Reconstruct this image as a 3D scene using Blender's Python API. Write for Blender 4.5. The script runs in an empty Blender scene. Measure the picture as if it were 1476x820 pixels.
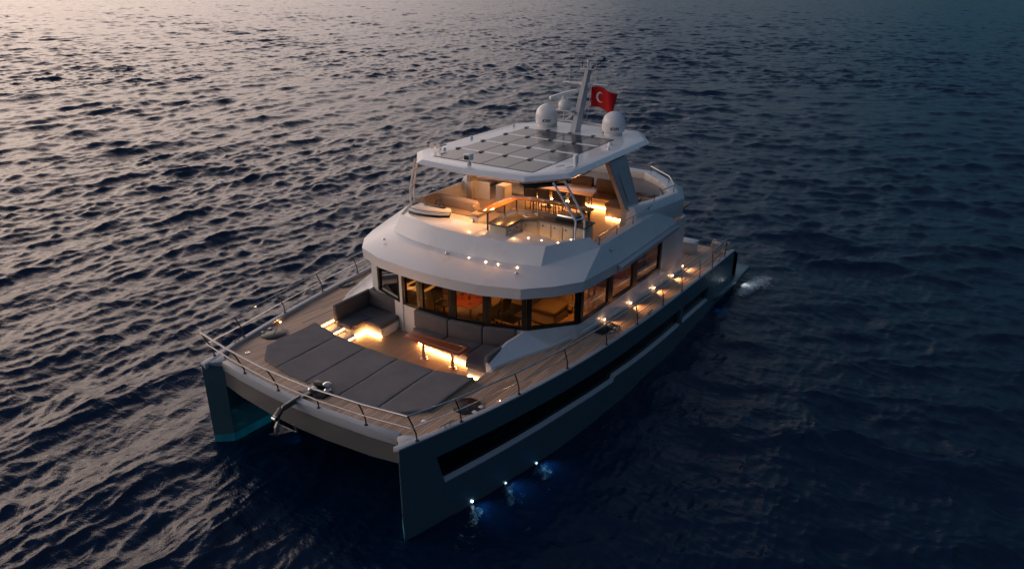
import bpy, bmesh, math, random
import numpy as np
from mathutils import Vector, Matrix
random.seed(7)
rng = np.random.default_rng(11)
R = math.radians
S = bpy.context.scene
COL = S.collection
PI = math.pi

# ------------------------------------------------------------------ camera
# boat frame: X runs from bow (0) to stern, port side is -Y, waterline z = 0
cam_d = bpy.data.cameras.new('camera')
cam = bpy.data.objects.new('camera', cam_d)
COL.objects.link(cam)
yaw, pit, roll = 0.574, 0.404, 0.006
F = Vector((math.cos(yaw)*math.cos(pit), math.sin(yaw)*math.cos(pit), -math.sin(pit)))
Rt = Vector((math.sin(yaw), -math.cos(yaw), 0))
U = Rt.cross(F)
R2 = Rt*math.cos(roll) + U*math.sin(roll)
U2 = -Rt*math.sin(roll) + U*math.cos(roll)
CAM = Vector((-9.284, -12.09, 11.574))
cam.matrix_world = Matrix(((R2.x, U2.x, -F.x, CAM.x), (R2.y, U2.y, -F.y, CAM.y), (R2.z, U2.z, -F.z, CAM.z), (0, 0, 0, 1)))
cam_d.sensor_width = 36
cam_d.lens = 36*1047.35/1476
cam_d.clip_start = 0.1
cam_d.clip_end = 30000
S.camera = cam

# ------------------------------------------------------------------ sky and light
SUN_AZ = R(102)          # world angle (from +X, counter-clockwise) of the afterglow
SUN_EL = R(3.0)
GLOW = [(-1, (.012, .032, .055)), (-.15, (.036, .098, .150)), (.2, (.22, .245, .295)), (.5, (1.25, 1.03, .97)), (.92, (2.95, 2.26, 1.88))]
ZENITH = (.064, .094, .150)
world = bpy.data.worlds.new('World')
S.world = world
world.use_nodes = True
nt = world.node_tree
nt.nodes.clear()
w_out = nt.nodes.new('ShaderNodeOutputWorld')
w_bg = nt.nodes.new('ShaderNodeBackground')
sky = nt.nodes.new('ShaderNodeTexSky')
sky.sky_type = 'NISHITA'
sky.sun_disc = False
sky.sun_elevation = SUN_EL
sky.sun_rotation = PI/2 - SUN_AZ
sky.air_density = 1.0
sky.dust_density = 2.2
sky.ozone_density = 2.5
w_bg.inputs['Strength'].default_value = 0.10
# the afterglow: the twilight sky falls from a broad pink band on the starboard side to deep blue on the port side
w_tc = nt.nodes.new('ShaderNodeTexCoord')
w_dot = nt.nodes.new('ShaderNodeVectorMath'); w_dot.operation = 'DOT_PRODUCT'
w_dot.inputs[1].default_value = (math.cos(SUN_AZ), math.sin(SUN_AZ), 0)
nt.links.new(w_tc.outputs['Generated'], w_dot.inputs[0])
w_map = nt.nodes.new('ShaderNodeMapRange'); w_map.inputs[1].default_value = -1; w_map.inputs[2].default_value = 1
nt.links.new(w_dot.outputs['Value'], w_map.inputs[0])
def sky_ramp(stops):
    r = nt.nodes.new('ShaderNodeValToRGB'); e = r.color_ramp.elements
    while len(e) < len(stops): e.new(0.5)
    for el, (p, c) in zip(e, stops):
        el.position = (p+1)/2; el.color = (*c, 1)
    return r
w_glow = sky_ramp(GLOW)
nt.links.new(w_map.outputs[0], w_glow.inputs[0])
w_sep = nt.nodes.new('ShaderNodeSeparateXYZ'); nt.links.new(w_tc.outputs['Generated'], w_sep.inputs[0])
w_el = nt.nodes.new('ShaderNodeMapRange'); w_el.interpolation_type = 'SMOOTHSTEP'
w_el.inputs[1].default_value = 0.30; w_el.inputs[2].default_value = 0.66
nt.links.new(w_sep.outputs[2], w_el.inputs[0])
w_mix = nt.nodes.new('ShaderNodeMix'); w_mix.data_type = 'RGBA'; w_mix.inputs[7].default_value = (*ZENITH, 1)
nt.links.new(w_el.outputs[0], w_mix.inputs[0]); nt.links.new(w_glow.outputs[0], w_mix.inputs[6])
w_sc = nt.nodes.new('ShaderNodeVectorMath'); w_sc.operation = 'SCALE'; w_sc.inputs['Scale'].default_value = 10
nt.links.new(w_mix.outputs[2], w_sc.inputs[0])
# haze bank low over the horizon dims the glow there
w_hz = nt.nodes.new('ShaderNodeMapRange'); w_hz.interpolation_type = 'SMOOTHSTEP'
w_hz.inputs[1].default_value = -0.02; w_hz.inputs[2].default_value = 0.34; w_hz.inputs[3].default_value = 1.9; w_hz.inputs[4].default_value = 10
nt.links.new(w_sep.outputs[2], w_hz.inputs[0]); nt.links.new(w_hz.outputs[0], w_sc.inputs['Scale'])
w_ns = nt.nodes.new('ShaderNodeVectorMath'); w_ns.operation = 'MULTIPLY_ADD'; w_ns.inputs[1].default_value = (0.25, 0.25, 0.25)
nt.links.new(sky.outputs[0], w_ns.inputs[0]); nt.links.new(w_sc.outputs[0], w_ns.inputs[2])
nt.links.new(w_ns.outputs[0], w_bg.inputs[0])
nt.links.new(w_bg.outputs[0], w_out.inputs[0])
sun_d = bpy.data.lights.new('sun', 'SUN')
sun_d.energy = 0.12
sun_d.angle = R(25)
sun_d.color = (1.0, 0.72, 0.58)
sun = bpy.data.objects.new('sun', sun_d)
COL.objects.link(sun)
sv = Vector((math.cos(SUN_AZ)*math.cos(R(9)), math.sin(SUN_AZ)*math.cos(R(9)), math.sin(R(9))))
sun.rotation_euler = sv.to_track_quat('Z', 'Y').to_euler()
S.view_settings.view_transform = 'Standard'
S.view_settings.look = 'None'
S.view_settings.exposure = 0.18
S.view_settings.gamma = 1.0
S.render.engine = 'CYCLES'
S.cycles.use_denoising = True
S.cycles.max_bounces = 7
S.cycles.diffuse_bounces = 3
S.cycles.glossy_bounces = 4
S.cycles.transparent_max_bounces = 12
S.cycles.sample_clamp_indirect = 4
S.cycles.caustics_reflective = False
S.cycles.caustics_refractive = False

# ------------------------------------------------------------------ materials
MATS = {}
def pbr(name, color, rough=0.5, metal=0.0, var=0.0, scale=3.0, bump=0.0, bscale=40.0, coat=0.0, spec=0.5, rvar=0.0, stretch=(1, 1, 1)):
    m = bpy.data.materials.new(name)
    m.use_nodes = True
    t = m.node_tree
    b = t.nodes['Principled BSDF']
    b.inputs['Base Color'].default_value = (*color, 1)
    b.inputs['Roughness'].default_value = rough
    b.inputs['Metallic'].default_value = metal
    b.inputs['Coat Weight'].default_value = coat
    b.inputs['Coat Roughness'].default_value = 0.06
    b.inputs['Specular IOR Level'].default_value = spec
    tc = t.nodes.new('ShaderNodeTexCoord')
    mp = t.nodes.new('ShaderNodeMapping')
    mp.inputs['Scale'].default_value = stretch
    t.links.new(tc.outputs['Object'], mp.inputs[0])
    if var > 0 or rvar > 0:
        n = t.nodes.new('ShaderNodeTexNoise')
        n.inputs['Scale'].default_value = scale
        n.inputs['Detail'].default_value = 6
        t.links.new(mp.outputs[0], n.inputs['Vector'])
    if var > 0:
        r = t.nodes.new('ShaderNodeMapRange')
        r.inputs[1].default_value = 0.3
        r.inputs[2].default_value = 0.7
        r.inputs[3].default_value = 1-var
        r.inputs[4].default_value = 1+var
        mx = t.nodes.new('ShaderNodeVectorMath')
        mx.operation = 'SCALE'
        mx.inputs[0].default_value = color
        t.links.new(n.outputs['Fac'], r.inputs[0])
        t.links.new(r.outputs[0], mx.inputs['Scale'])
        t.links.new(mx.outputs[0], b.inputs['Base Color'])
    if rvar > 0:
        r = t.nodes.new('ShaderNodeMapRange')
        r.inputs[1].default_value = 0.3
        r.inputs[2].default_value = 0.7
        r.inputs[3].default_value = max(0.02, rough-rvar)
        r.inputs[4].default_value = rough+rvar
        t.links.new(n.outputs['Fac'], r.inputs[0])
        t.links.new(r.outputs[0], b.inputs['Roughness'])
    if bump > 0:
        n2 = t.nodes.new('ShaderNodeTexNoise')
        n2.inputs['Scale'].default_value = bscale
        n2.inputs['Detail'].default_value = 4
        t.links.new(mp.outputs[0], n2.inputs['Vector'])
        bp = t.nodes.new('ShaderNodeBump')
        bp.inputs['Strength'].default_value = bump
        bp.inputs['Distance'].default_value = 0.02
        t.links.new(n2.outputs['Fac'], bp.inputs['Height'])
        t.links.new(bp.outputs[0], b.inputs['Normal'])
    MATS[name] = m
    return m

def emit(name, color, strength):
    m = bpy.data.materials.new(name)
    m.use_nodes = True
    t = m.node_tree
    b = t.nodes['Principled BSDF']
    b.inputs['Base Color'].default_value = (0.8, 0.8, 0.8, 1)
    b.inputs['Emission Color'].default_value = (*color, 1)
    b.inputs['Emission Strength'].default_value = strength
    MATS[name] = m
    return m

def planks(name, c1, c2, width=0.065, axis=1, rough=0.55, caulk=(0.012, 0.011, 0.010)):
    m = pbr(name, c1, rough)
    t = m.node_tree
    b = t.nodes['Principled BSDF']
    N, L = t.nodes.new, t.links.new
    tc = N('ShaderNodeTexCoord'); sp = N('ShaderNodeSeparateXYZ')
    L(tc.outputs['Object'], sp.inputs[0])
    a, o = sp.outputs[axis], sp.outputs[1-axis]
    d = N('ShaderNodeMath'); d.operation = 'DIVIDE'; d.inputs[1].default_value = width; L(a, d.inputs[0])
    fl = N('ShaderNodeMath'); fl.operation = 'FLOOR'; L(d.outputs[0], fl.inputs[0])
    fr = N('ShaderNodeMath'); fr.operation = 'FRACT'; L(d.outputs[0], fr.inputs[0])
    # butt joints: each plank is cut in 2 m lengths with its own offset
    wn = N('ShaderNodeTexWhiteNoise'); wn.noise_dimensions = '1D'; L(fl.outputs[0], wn.inputs['W'])
    of = N('ShaderNodeMath'); of.operation = 'MULTIPLY_ADD'; of.inputs[1].default_value = 2.0; L(wn.outputs['Value'], of.inputs[0]); L(o, of.inputs[2])
    dl = N('ShaderNodeMath'); dl.operation = 'DIVIDE'; dl.inputs[1].default_value = 2.0; L(of.outputs[0], dl.inputs[0])
    fl2 = N('ShaderNodeMath'); fl2.operation = 'FLOOR'; L(dl.outputs[0], fl2.inputs[0])
    cb = N('ShaderNodeCombineXYZ'); L(fl.outputs[0], cb.inputs[0]); L(fl2.outputs[0], cb.inputs[1])
    w2 = N('ShaderNodeTexWhiteNoise'); w2.noise_dimensions = '3D'; L(cb.outputs[0], w2.inputs['Vector'])
    mp = N('ShaderNodeMapping'); mp.inputs['Scale'].default_value = (2.0, 22, 2) if axis == 1 else (22, 2.0, 2)
    L(tc.outputs['Object'], mp.inputs[0])
    gn = N('ShaderNodeTexNoise'); gn.inputs['Scale'].default_value = 1.4; gn.inputs['Detail'].default_value = 5
    L(mp.outputs[0], gn.inputs['Vector'])
    s1 = N('ShaderNodeMath'); s1.operation = 'MULTIPLY_ADD'; s1.inputs[1].default_value = 0.55; L(w2.outputs['Value'], s1.inputs[0])
    s2 = N('ShaderNodeMath'); s2.operation = 'MULTIPLY'; s2.inputs[1].default_value = 0.6; L(gn.outputs['Fac'], s2.inputs[0]); L(s2.outputs[0], s1.inputs[2])
    mx = N('ShaderNodeMix'); mx.data_type = 'RGBA'; mx.inputs[6].default_value = (*c1, 1); mx.inputs[7].default_value = (*c2, 1)
    L(s1.outputs[0], mx.inputs[0])
    ga = N('ShaderNodeMath'); ga.operation = 'LESS_THAN'; ga.inputs[1].default_value = 0.09; L(fr.outputs[0], ga.inputs[0])
    m2 = N('ShaderNodeMix'); m2.data_type = 'RGBA'; m2.inputs[7].default_value = (*caulk, 1)
    L(mx.outputs[2], m2.inputs[6]); L(ga.outputs[0], m2.inputs[0])
    L(m2.outputs[2], b.inputs['Base Color'])
    return m

WHITE = pbr('white_gelcoat', (0.74, 0.745, 0.76), 0.30, coat=0.5, var=0.03, scale=0.8, rvar=0.07)
WHITE2 = pbr('satin_white', (0.66, 0.65, 0.63), 0.4, var=0.03, scale=2)
HULL = pbr('hull_paint', (0.066, 0.120, 0.150), 0.28, coat=0.4, var=0.05, scale=0.6, rvar=0.05)
BRIDGE = pbr('grey_paint', (0.125, 0.122, 0.12), 0.4, var=0.06, scale=0.9, coat=0.2)
CAP = pbr('gunwale_paint', (0.40, 0.42, 0.45), 0.4, var=0.05, scale=2)
ANTIF = pbr('antifouling', (0.02, 0.30, 0.38), 0.55, var=0.2, scale=3)
TEAK = planks('teak_deck', (0.25, 0.145, 0.092), (0.80, 0.51, 0.34), 0.085)
TEAKF = planks('fly_teak', (0.30, 0.20, 0.13), (0.42, 0.29, 0.19), 0.07)
TEAKP = pbr('teak_trim', (0.34, 0.235, 0.16), 0.5, var=0.2, scale=5, stretch=(1, 6, 1))
CUSH = pbr('grey_canvas', (0.195, 0.178, 0.178), 0.85, var=0.08, scale=3, bump=0.25, bscale=18, spec=0.25)
CUSH2 = pbr('charcoal_cushion', (0.115, 0.108, 0.115), 0.85, var=0.08, scale=4, bump=0.2, bscale=25, spec=0.25)
BROWN = pbr('brown_leather', (0.13, 0.075, 0.04), 0.5, var=0.1, scale=5, bump=0.1, bscale=30)
BEIGE = pbr('taupe_leather', (0.27, 0.20, 0.15), 0.45, var=0.06, scale=4, bump=0.1, bscale=25)
MAHOG = pbr('varnished_wood', (0.34, 0.075, 0.03), 0.3, var=0.3, scale=6, coat=0.25, stretch=(8, 1, 8))
BARW = pbr('bar_wood', (0.44, 0.17, 0.045), 0.18, var=0.2, scale=5, coat=0.8, stretch=(6, 1.5, 6))
INLAY = pbr('pale_inlay', (0.62, 0.45, 0.25), 0.2, coat=0.8)
STEEL = pbr('stainless_steel', (0.72, 0.70, 0.69), 0.16, 1.0, rvar=0.05, scale=4)
GALV = pbr('galvanised_steel', (0.30, 0.29, 0.28), 0.42, 0.7, var=0.15, scale=12)
DSTEEL = pbr('dark_steel', (0.08, 0.075, 0.075), 0.3, 0.6)
BLACK = pbr('black_plastic', (0.012, 0.012, 0.013), 0.35)
FRAME = pbr('window_frame_black', (0.006, 0.006, 0.007), 0.3)
COUNT = pbr('grey_counter', (0.075, 0.068, 0.062), 0.25, var=0.15, scale=14)
CABIN = pbr('cabinet_lacquer', (0.55, 0.47, 0.38), 0.35, var=0.03)
WOODI = pbr('cabin_walnut', (0.22, 0.12, 0.055), 0.4, var=0.25, scale=4, stretch=(1, 5, 1))
FLOORI = pbr('cabin_carpet', (0.48, 0.37, 0.24), 0.6, var=0.08, scale=6)
TABLE = pbr('pale_table_laminate', (0.58, 0.40, 0.30), 0.16, coat=0.6, var=0.04)
DARKH = pbr('hatch_acrylic', (0.012, 0.012, 0.014), 0.3)
HWIN = pbr('hull_glass', (0.003, 0.003, 0.004), 0.14, spec=0.35)
DOME = pbr('radome_white', (0.80, 0.80, 0.81), 0.3, coat=0.2)
ALU = pbr('grey_mast_paint', (0.42, 0.44, 0.47), 0.35, var=0.05)
PANEL = None
LED = emit('warm_led', (1.0, 0.44, 0.13), 80.0)
LEDS = emit('step_led', (1.0, 0.46, 0.15), 22.0)
LEDW = emit('warm_led_soft', (1.0, 0.52, 0.20), 10.0)
SPOTC = emit('courtesy_spot', (1.0, 0.60, 0.30), 11.0)
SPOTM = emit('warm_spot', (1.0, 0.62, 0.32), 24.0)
UWL2 = emit('dim_underwater_led', (0.55, 0.85, 1.0), 1.6)
UWL = emit('underwater_led', (0.75, 0.92, 1.0), 7.0)

def glass(name, tint, refl=1.0, rough=0.02):
    m = bpy.data.materials.new(name)
    m.use_nodes = True
    t = m.node_tree
    t.nodes.clear()
    N, L = t.nodes.new, t.links.new
    o = N('ShaderNodeOutputMaterial'); tr = N('ShaderNodeBsdfTransparent'); gl = N('ShaderNodeBsdfGlossy')
    tr.inputs[0].default_value = (*tint, 1)
    gl.inputs['Roughness'].default_value = rough
    fr = N('ShaderNodeFresnel'); fr.inputs[0].default_value = 1.5
    mu = N('ShaderNodeMath'); mu.operation = 'MULTIPLY'; mu.inputs[1].default_value = refl; L(fr.outputs[0], mu.inputs[0])
    mx = N('ShaderNodeMixShader'); L(mu.outputs[0], mx.inputs[0]); L(tr.outputs[0], mx.inputs[1]); L(gl.outputs[0], mx.inputs[2])
    L(mx.outputs[0], o.inputs[0])
    MATS[name] = m
    return m
GLASS = glass('tinted_glass', (0.60, 0.45, 0.28), 0.45)
SMOKE = glass('smoked_glass', (0.16, 0.15, 0.14), 0.5)

def solar_mat():
    m = pbr('solar_cells', (0.02, 0.02, 0.028), 0.10, coat=0.25, spec=0.35)
    t = m.node_tree; b = t.nodes['Principled BSDF']; N, L = t.nodes.new, t.links.new
    tc = N('ShaderNodeTexCoord'); sp = N('ShaderNodeSeparateXYZ'); L(tc.outputs['Object'], sp.inputs[0])
    masks = []
    for ax in (0, 1):
        d = N('ShaderNodeMath'); d.operation = 'DIVIDE'; d.inputs[1].default_value = 0.13; L(sp.outputs[ax], d.inputs[0])
        f = N('ShaderNodeMath'); f.operation = 'FRACT'; L(d.outputs[0], f.inputs[0])
        g = N('ShaderNodeMath'); g.operation = 'LESS_THAN'; g.inputs[1].default_value = 0.05; L(f.outputs[0], g.inputs[0])
        masks.append(g)
    mx = N('ShaderNodeMath'); mx.operation = 'MAXIMUM'; L(masks[0].outputs[0], mx.inputs[0]); L(masks[1].outputs[0], mx.inputs[1])
    c = N('ShaderNodeMix'); c.data_type = 'RGBA'; c.inputs[6].default_value = (0.022, 0.021, 0.026, 1); c.inputs[7].default_value = (0.10, 0.095, 0.09, 1)
    L(mx.outputs[0], c.inputs[0]); L(c.outputs[2], b.inputs['Base Color'])
    n = N('ShaderNodeTexNoise'); n.inputs['Scale'].default_value = 60; n.inputs['Detail'].default_value = 3; L(tc.outputs['Object'], n.inputs['Vector'])
    r = N('ShaderNodeMapRange'); r.inputs[3].default_value = 0.14; r.inputs[4].default_value = 0.28; L(n.outputs['Fac'], r.inputs[0]); L(r.outputs[0], b.inputs['Roughness'])
    return m
PANEL = solar_mat()

# ------------------------------------------------------------------ building helpers
def origin_of(p):
    o = Vector((0, 0, 0))
    while p is not None:
        o += p.location
        p = p.parent
    return o

class MB:
    def __init__(s):
        s.v = []; s.f = []
    def add(s, vs, fs):
        n = len(s.v)
        s.v += [tuple(v) for v in vs]
        s.f += [tuple(i+n for i in f) for f in fs]
        return s
    def box(s, x0, x1, y0, y1, z0, z1):
        vs = [(x, y, z) for z in (z0, z1) for x, y in ((x0, y0), (x1, y0), (x1, y1), (x0, y1))]
        return s.add(vs, [(3, 2, 1, 0), (4, 5, 6, 7), (0, 1, 5, 4), (1, 2, 6, 5), (2, 3, 7, 6), (3, 0, 4, 7)])
    def prism(s, poly, z0, z1):
        n = len(poly)
        zz0 = z0 if isinstance(z0, (list, tuple)) else [z0]*n
        zz1 = z1 if isinstance(z1, (list, tuple)) else [z1]*n
        a = sum(poly[i][0]*poly[(i+1) % n][1]-poly[(i+1) % n][0]*poly[i][1] for i in range(n))
        idx = range(n) if a > 0 else range(n-1, -1, -1)
        p = [(poly[i][0], poly[i][1], zz0[i]) for i in idx] + [(poly[i][0], poly[i][1], zz1[i]) for i in idx]
        fs = [tuple(range(n-1, -1, -1)), tuple(range(n, 2*n))]
        fs += [(i, (i+1) % n, n+(i+1) % n, n+i) for i in range(n)]
        return s.add(p, fs)
    def loft(s, rings, closed=True, caps=True):
        n = len(rings[0]); vs = [p for r in rings for p in r]; fs = []
        for k in range(len(rings)-1):
            for i in range(n if closed else n-1):
                j = (i+1) % n
                fs.append((k*n+i, k*n+j, (k+1)*n+j, (k+1)*n+i))
        if caps:
            fs.append(tuple(range(n-1, -1, -1))); fs.append(tuple((len(rings)-1)*n+i for i in range(n)))
        return s.add(vs, fs)
    def bar(s, a, b, w, h=None, up=(0, 0, 1)):
        h = h or w
        a = Vector(a); b = Vector(b); d = (b-a).normalized(); u = Vector(up)
        if abs(d.dot(u)) > 0.98: u = Vector((1, 0, 0))
        x = d.cross(u).normalized(); y = x.cross(d)
        r = []
        for p in (a, b):
            r.append([p + x*sx*w/2 + y*sy*h/2 for sx, sy in ((-1, -1), (1, -1), (1, 1), (-1, 1))])
        return s.loft(r)
    def tube(s, pts, r, n=8):
        pts = [Vector(p) for p in pts]; rings = []; last = None
        rr = r if isinstance(r, (list, tuple)) else [r]*len(pts)
        for i, p in enumerate(pts):
            d = (pts[min(i+1, len(pts)-1)]-pts[max(i-1, 0)]).normalized()
            if last is None:
                u = Vector((0, 0, 1)) if abs(d.z) < 0.95 else Vector((1, 0, 0))
            else: u = last
            x = d.cross(u).normalized(); y = x.cross(d); last = y
            rings.append([p + (x*math.cos(2*PI*k/n)+y*math.sin(2*PI*k/n))*rr[i] for k in range(n)])
        return s.loft(rings)
    def lathe(s, prof, c, n=24):
        rings = [[(c[0]+r*math.cos(2*PI*k/n), c[1]+r*math.sin(2*PI*k/n), c[2]+z) for k in range(n)] for r, z in prof]
        return s.loft(rings)
    def build(s, name, mat, parent=None, bevel=0.0, seg=2, smooth=True, label=None, ang=35):
        o0 = origin_of(parent)
        me = bpy.data.meshes.new(name)
        me.from_pydata([(v[0]-o0.x, v[1]-o0.y, v[2]-o0.z) for v in s.v], [], s.f)
        bm = bmesh.new(); bm.from_mesh(me)
        bmesh.ops.recalc_face_normals(bm, faces=bm.faces)
        if bevel > 0:
            es = [e for e in bm.edges if len(e.link_faces) == 2 and e.calc_face_angle(0) > R(25)]
            if es:
                bmesh.ops.bevel(bm, geom=es, offset=bevel, segments=seg, affect='EDGES', profile=0.5, clamp_overlap=True)
        bm.to_mesh(me); bm.free()
        if smooth and len(me.polygons):
            me.polygons.foreach_set('use_smooth', [True]*len(me.polygons))
            me.set_sharp_from_angle(angle=R(ang))
        me.materials.append(MATS[mat] if isinstance(mat, str) else mat)
        o = bpy.data.objects.new(name, me)
        COL.objects.link(o)
        o.parent = parent
        if label: o['label'] = label
        return o

def tag(o, label, cat, group=None, kind=None):
    if label: o['label'] = label
    if cat: o['category'] = cat
    if group: o['group'] = group
    if kind: o['kind'] = kind
    return o

def thing(name, loc, label, cat, group=None):
    o = bpy.data.objects.new(name, None)
    o.empty_display_size = 0.2
    COL.objects.link(o); o.location = loc
    return tag(o, label, cat, group)

def copy_tree(o, parent=None):
    c = o.copy(); COL.objects.link(c); c.parent = parent
    for k in ('label',):
        if parent is None and k in c: del c[k]
    for ch in list(o.children):
        copy_tree(ch, c)
    return c

def lamp(name, kind, loc, energy, color=(1, 0.6, 0.28), size=0.1, target=None, parent=None, spot=None, blend=0.6, sizey=None):
    d = bpy.data.lights.new(name, kind)
    d.energy = energy; d.color = color
    if kind == 'AREA':
        d.size = size
        if sizey: d.shape = 'RECTANGLE'; d.size_y = sizey
    else:
        d.shadow_soft_size = size
    if spot: d.spot_size = R(spot); d.spot_blend = blend
    o = bpy.data.objects.new(name, d)
    COL.objects.link(o)
    p0 = origin_of(parent)
    o.location = Vector(loc)-p0
    o.parent = parent
    if target is not None:
        o.rotation_euler = (Vector(loc)-Vector(target)).to_track_quat('Z', 'Y').to_euler()
    return o

def interp(x, xs, ys): return float(np.interp(x, xs, ys))
def mirror(pl): return [(p[0], -p[1]) + tuple(p[2:]) for p in pl]

# ------------------------------------------------------------------ sea
NW = 250
w_lam = np.exp(rng.uniform(math.log(0.19), math.log(4.8), NW))
w_lam[:8] = rng.uniform(6, 13, 8)
w_sys = (np.arange(NW) % 2)               # 0: wind chop on the open side, 1: chop bent round on the lee side
w_dir = np.where(w_sys == 0, R(88), R(14)) + rng.normal(0, 0.42, NW)
w_k = 2*PI/w_lam
w_slope = 0.0285*np.where(w_lam > 5.0, 0.5, 1.0)*np.where((w_lam > 1.5) & (w_lam < 5.0), 0.82, 1.0)*np.where(w_lam < 0.8, 1.22, 1.0)*rng.uniform(0.6, 1.4, NW)
w_amp = w_slope/w_k
w_ph = rng.uniform(0, 2*PI, NW)

def calm(x, y):
    # the water between and beside the hulls lies quieter in the lee of the boat
    dx = np.clip(np.maximum(-x-0.3, x-19.0), 0, None)
    dy = np.clip(np.abs(y+0.6)-5.4, 0, None)
    d = np.sqrt(dx*dx+dy*dy)
    return 0.32 + 0.68*np.clip(d/4.5, 0, 1)

def wave(x, y, spacing):
    x = np.asarray(x, np.float32); y = np.asarray(y, np.float32)
    z = np.zeros_like(x); px = np.zeros_like(x); py = np.zeros_like(x)
    lat = -(x-CAM.x)*math.sin(yaw)+(y-CAM.y)*math.cos(yaw)+1.0
    sA = 0.5+0.5*np.tanh(lat/10.0)
    wgt = (np.sqrt(0.12+1.76*sA), np.sqrt(0.12+1.76*(1-sA)))
    for l, dr, k, a, p, q in zip(w_lam, w_dir, w_k, w_amp, w_ph, w_sys):
        wt = np.clip((l/spacing-1.4)/1.2, 0, 1)*wgt[q]
        th = np.float32(k*math.cos(dr))*x+np.float32(k*math.sin(dr))*y+np.float32(p)
        c = np.cos(th); s = np.sin(th)
        z += wt*a*c
        px -= wt*0.9*a*math.cos(dr)*s; py -= wt*0.9*a*math.sin(dr)*s
    # slow gusts change how rough each patch is
    g = 1.0+0.22*np.sin(0.11*x+0.07*y+1.0)*np.sin(-0.05*x+0.13*y+2.2)
    q = calm(x, y)*g
    return z*q, px*q, py*q

def sea():
    ang = np.concatenate([np.linspace(-R(50), R(50), 1150), np.linspace(R(50), R(310), 130)[1:-1]]) + yaw
    rad = [4.0]
    while rad[-1] < 90: rad.append(rad[-1]*1.0040)
    while rad[-1] < 640: rad.append(rad[-1]*1.0024)
    while rad[-1] < 14000: rad.append(rad[-1]*1.12)
    rad = np.array(rad)
    na, nr = len(ang), len(rad)
    A, Rr = np.meshgrid(ang, rad)
    X = (CAM.x + Rr*np.cos(A)); Y = (CAM.y + Rr*np.sin(A))
    dr = np.gradient(rad)
    da = np.gradient(np.unwrap(ang))
    SP = np.maximum(np.repeat(dr[:, None], na, 1), Rr*np.abs(da)[None, :])
    z, px, py = wave(X, Y, SP.astype(np.float32))
    X = X+px; Y = Y+py
    co = np.stack([X, Y, z], -1).reshape(-1, 3)
    co = np.vstack([co, [[CAM.x, CAM.y, 0]]])
    i = np.arange(nr-1)[:, None]*na; j = np.arange(na)[None, :]; j2 = (j+1) % na
    quads = np.stack([i+j, i+na+j, i+na+j2, i+j2], -1).reshape(-1, 4)
    tris = np.stack([np.full(na, nr*na), np.arange(na), (np.arange(na)+1) % na], -1)
    me = bpy.data.meshes.new('water')
    me.vertices.add(len(co)); me.vertices.foreach_set('co', co.astype(np.float32).ravel())
    nq, ntr = len(quads), len(tris)
    me.loops.add(nq*4+ntr*3)
    me.loops.foreach_set('vertex_index', np.concatenate([quads.ravel(), tris.ravel()]).astype(np.int32))
    me.polygons.add(nq+ntr)
    st = np.concatenate([np.arange(nq)*4, nq*4+np.arange(ntr)*3]).astype(np.int32)
    me.polygons.foreach_set('loop_start', st)
    me.polygons.foreach_set('use_smooth', np.ones(nq+ntr, bool))
    me.update(calc_edges=True)
    m = bpy.data.materials.new('sea_water'); m.use_nodes = True
    t = m.node_tree; b = t.nodes['Principled BSDF']; N, L = t.nodes.new, t.links.new
    b.inputs['Base Color'].default_value = (0.0012, 0.0125, 0.040, 1)
    b.inputs['Roughness'].default_value = 0.045
    b.inputs['IOR'].default_value = 1.333
    tc = N('ShaderNodeTexCoord')
    mp = N('ShaderNodeMapping'); mp.inputs['Rotation'].default_value = (0, 0, -yaw-0.35); mp.inputs['Scale'].default_value = (1, 0.55, 1)
    L(tc.outputs['Object'], mp.inputs[0])
    n1 = N('ShaderNodeTexNoise'); n1.inputs['Scale'].default_value = 3.4; n1.inputs['Detail'].default_value = 6; n1.inputs['Roughness'].default_value = 0.62
    n1.inputs['Distortion'].default_value = 0.5
    L(mp.outputs[0], n1.inputs['Vector'])
    n2 = N('ShaderNodeTexNoise'); n2.inputs['Scale'].default_value = 13; n2.inputs['Detail'].default_value = 4; n2.inputs['Distortion'].default_value = 0.3
    L(mp.outputs[0], n2.inputs['Vector'])
    b1 = N('ShaderNodeBump'); b1.inputs['Strength'].default_value = 1.0; b1.inputs['Distance'].default_value = 0.045
    L(n1.outputs['Fac'], b1.inputs['Height'])
    b2 = N('ShaderNodeBump'); b2.inputs['Strength'].default_value = 1.0; b2.inputs['Distance'].default_value = 0.012
    L(n2.outputs['Fac'], b2.inputs['Height']); L(b1.outputs[0], b2.inputs['Normal']); L(b2.outputs[0], b.inputs['Normal'])
    me.materials.append(m)
    o = bpy.data.objects.new('water', me); COL.objects.link(o)
    tag(o, 'dark rippled sea around the catamaran, pink where it mirrors the afterglow', 'water', kind='structure')
    return o
sea()

# ------------------------------------------------------------------ yacht: hulls
yacht = thing('power_catamaran', (9.5, 0, 0), 'white and teal power catamaran yacht with lit decks lying on the dark sea', 'yacht')

def w(x):
    return 3.3+0.299*x-0.014*x*x if x < 10.6 else 4.9
def sheer(x):
    return interp(x, [0, 2.3, 5, 8, 10.7, 15, 18], [2.43, 2.33, 2.25, 2.19, 2.05, 1.78, 1.66])
def deck_z(x): return sheer(x)-0.07
def inner(x): return interp(x, [0, 0.35, 3, 10, 19], [3.3, 2.93, 2.78, 2.95, 3.0])
def win_t(x): return interp(x, [0.9, 5.2, 9.7, 15.05], [1.80, 1.66, 1.53, 1.14])
def win_b(x): return interp(x, [1.05, 5.3, 7.4, 7.44, 11.4, 15.05], [1.05, 1.00, 0.90, 1.03, 0.80, 0.60])

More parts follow.
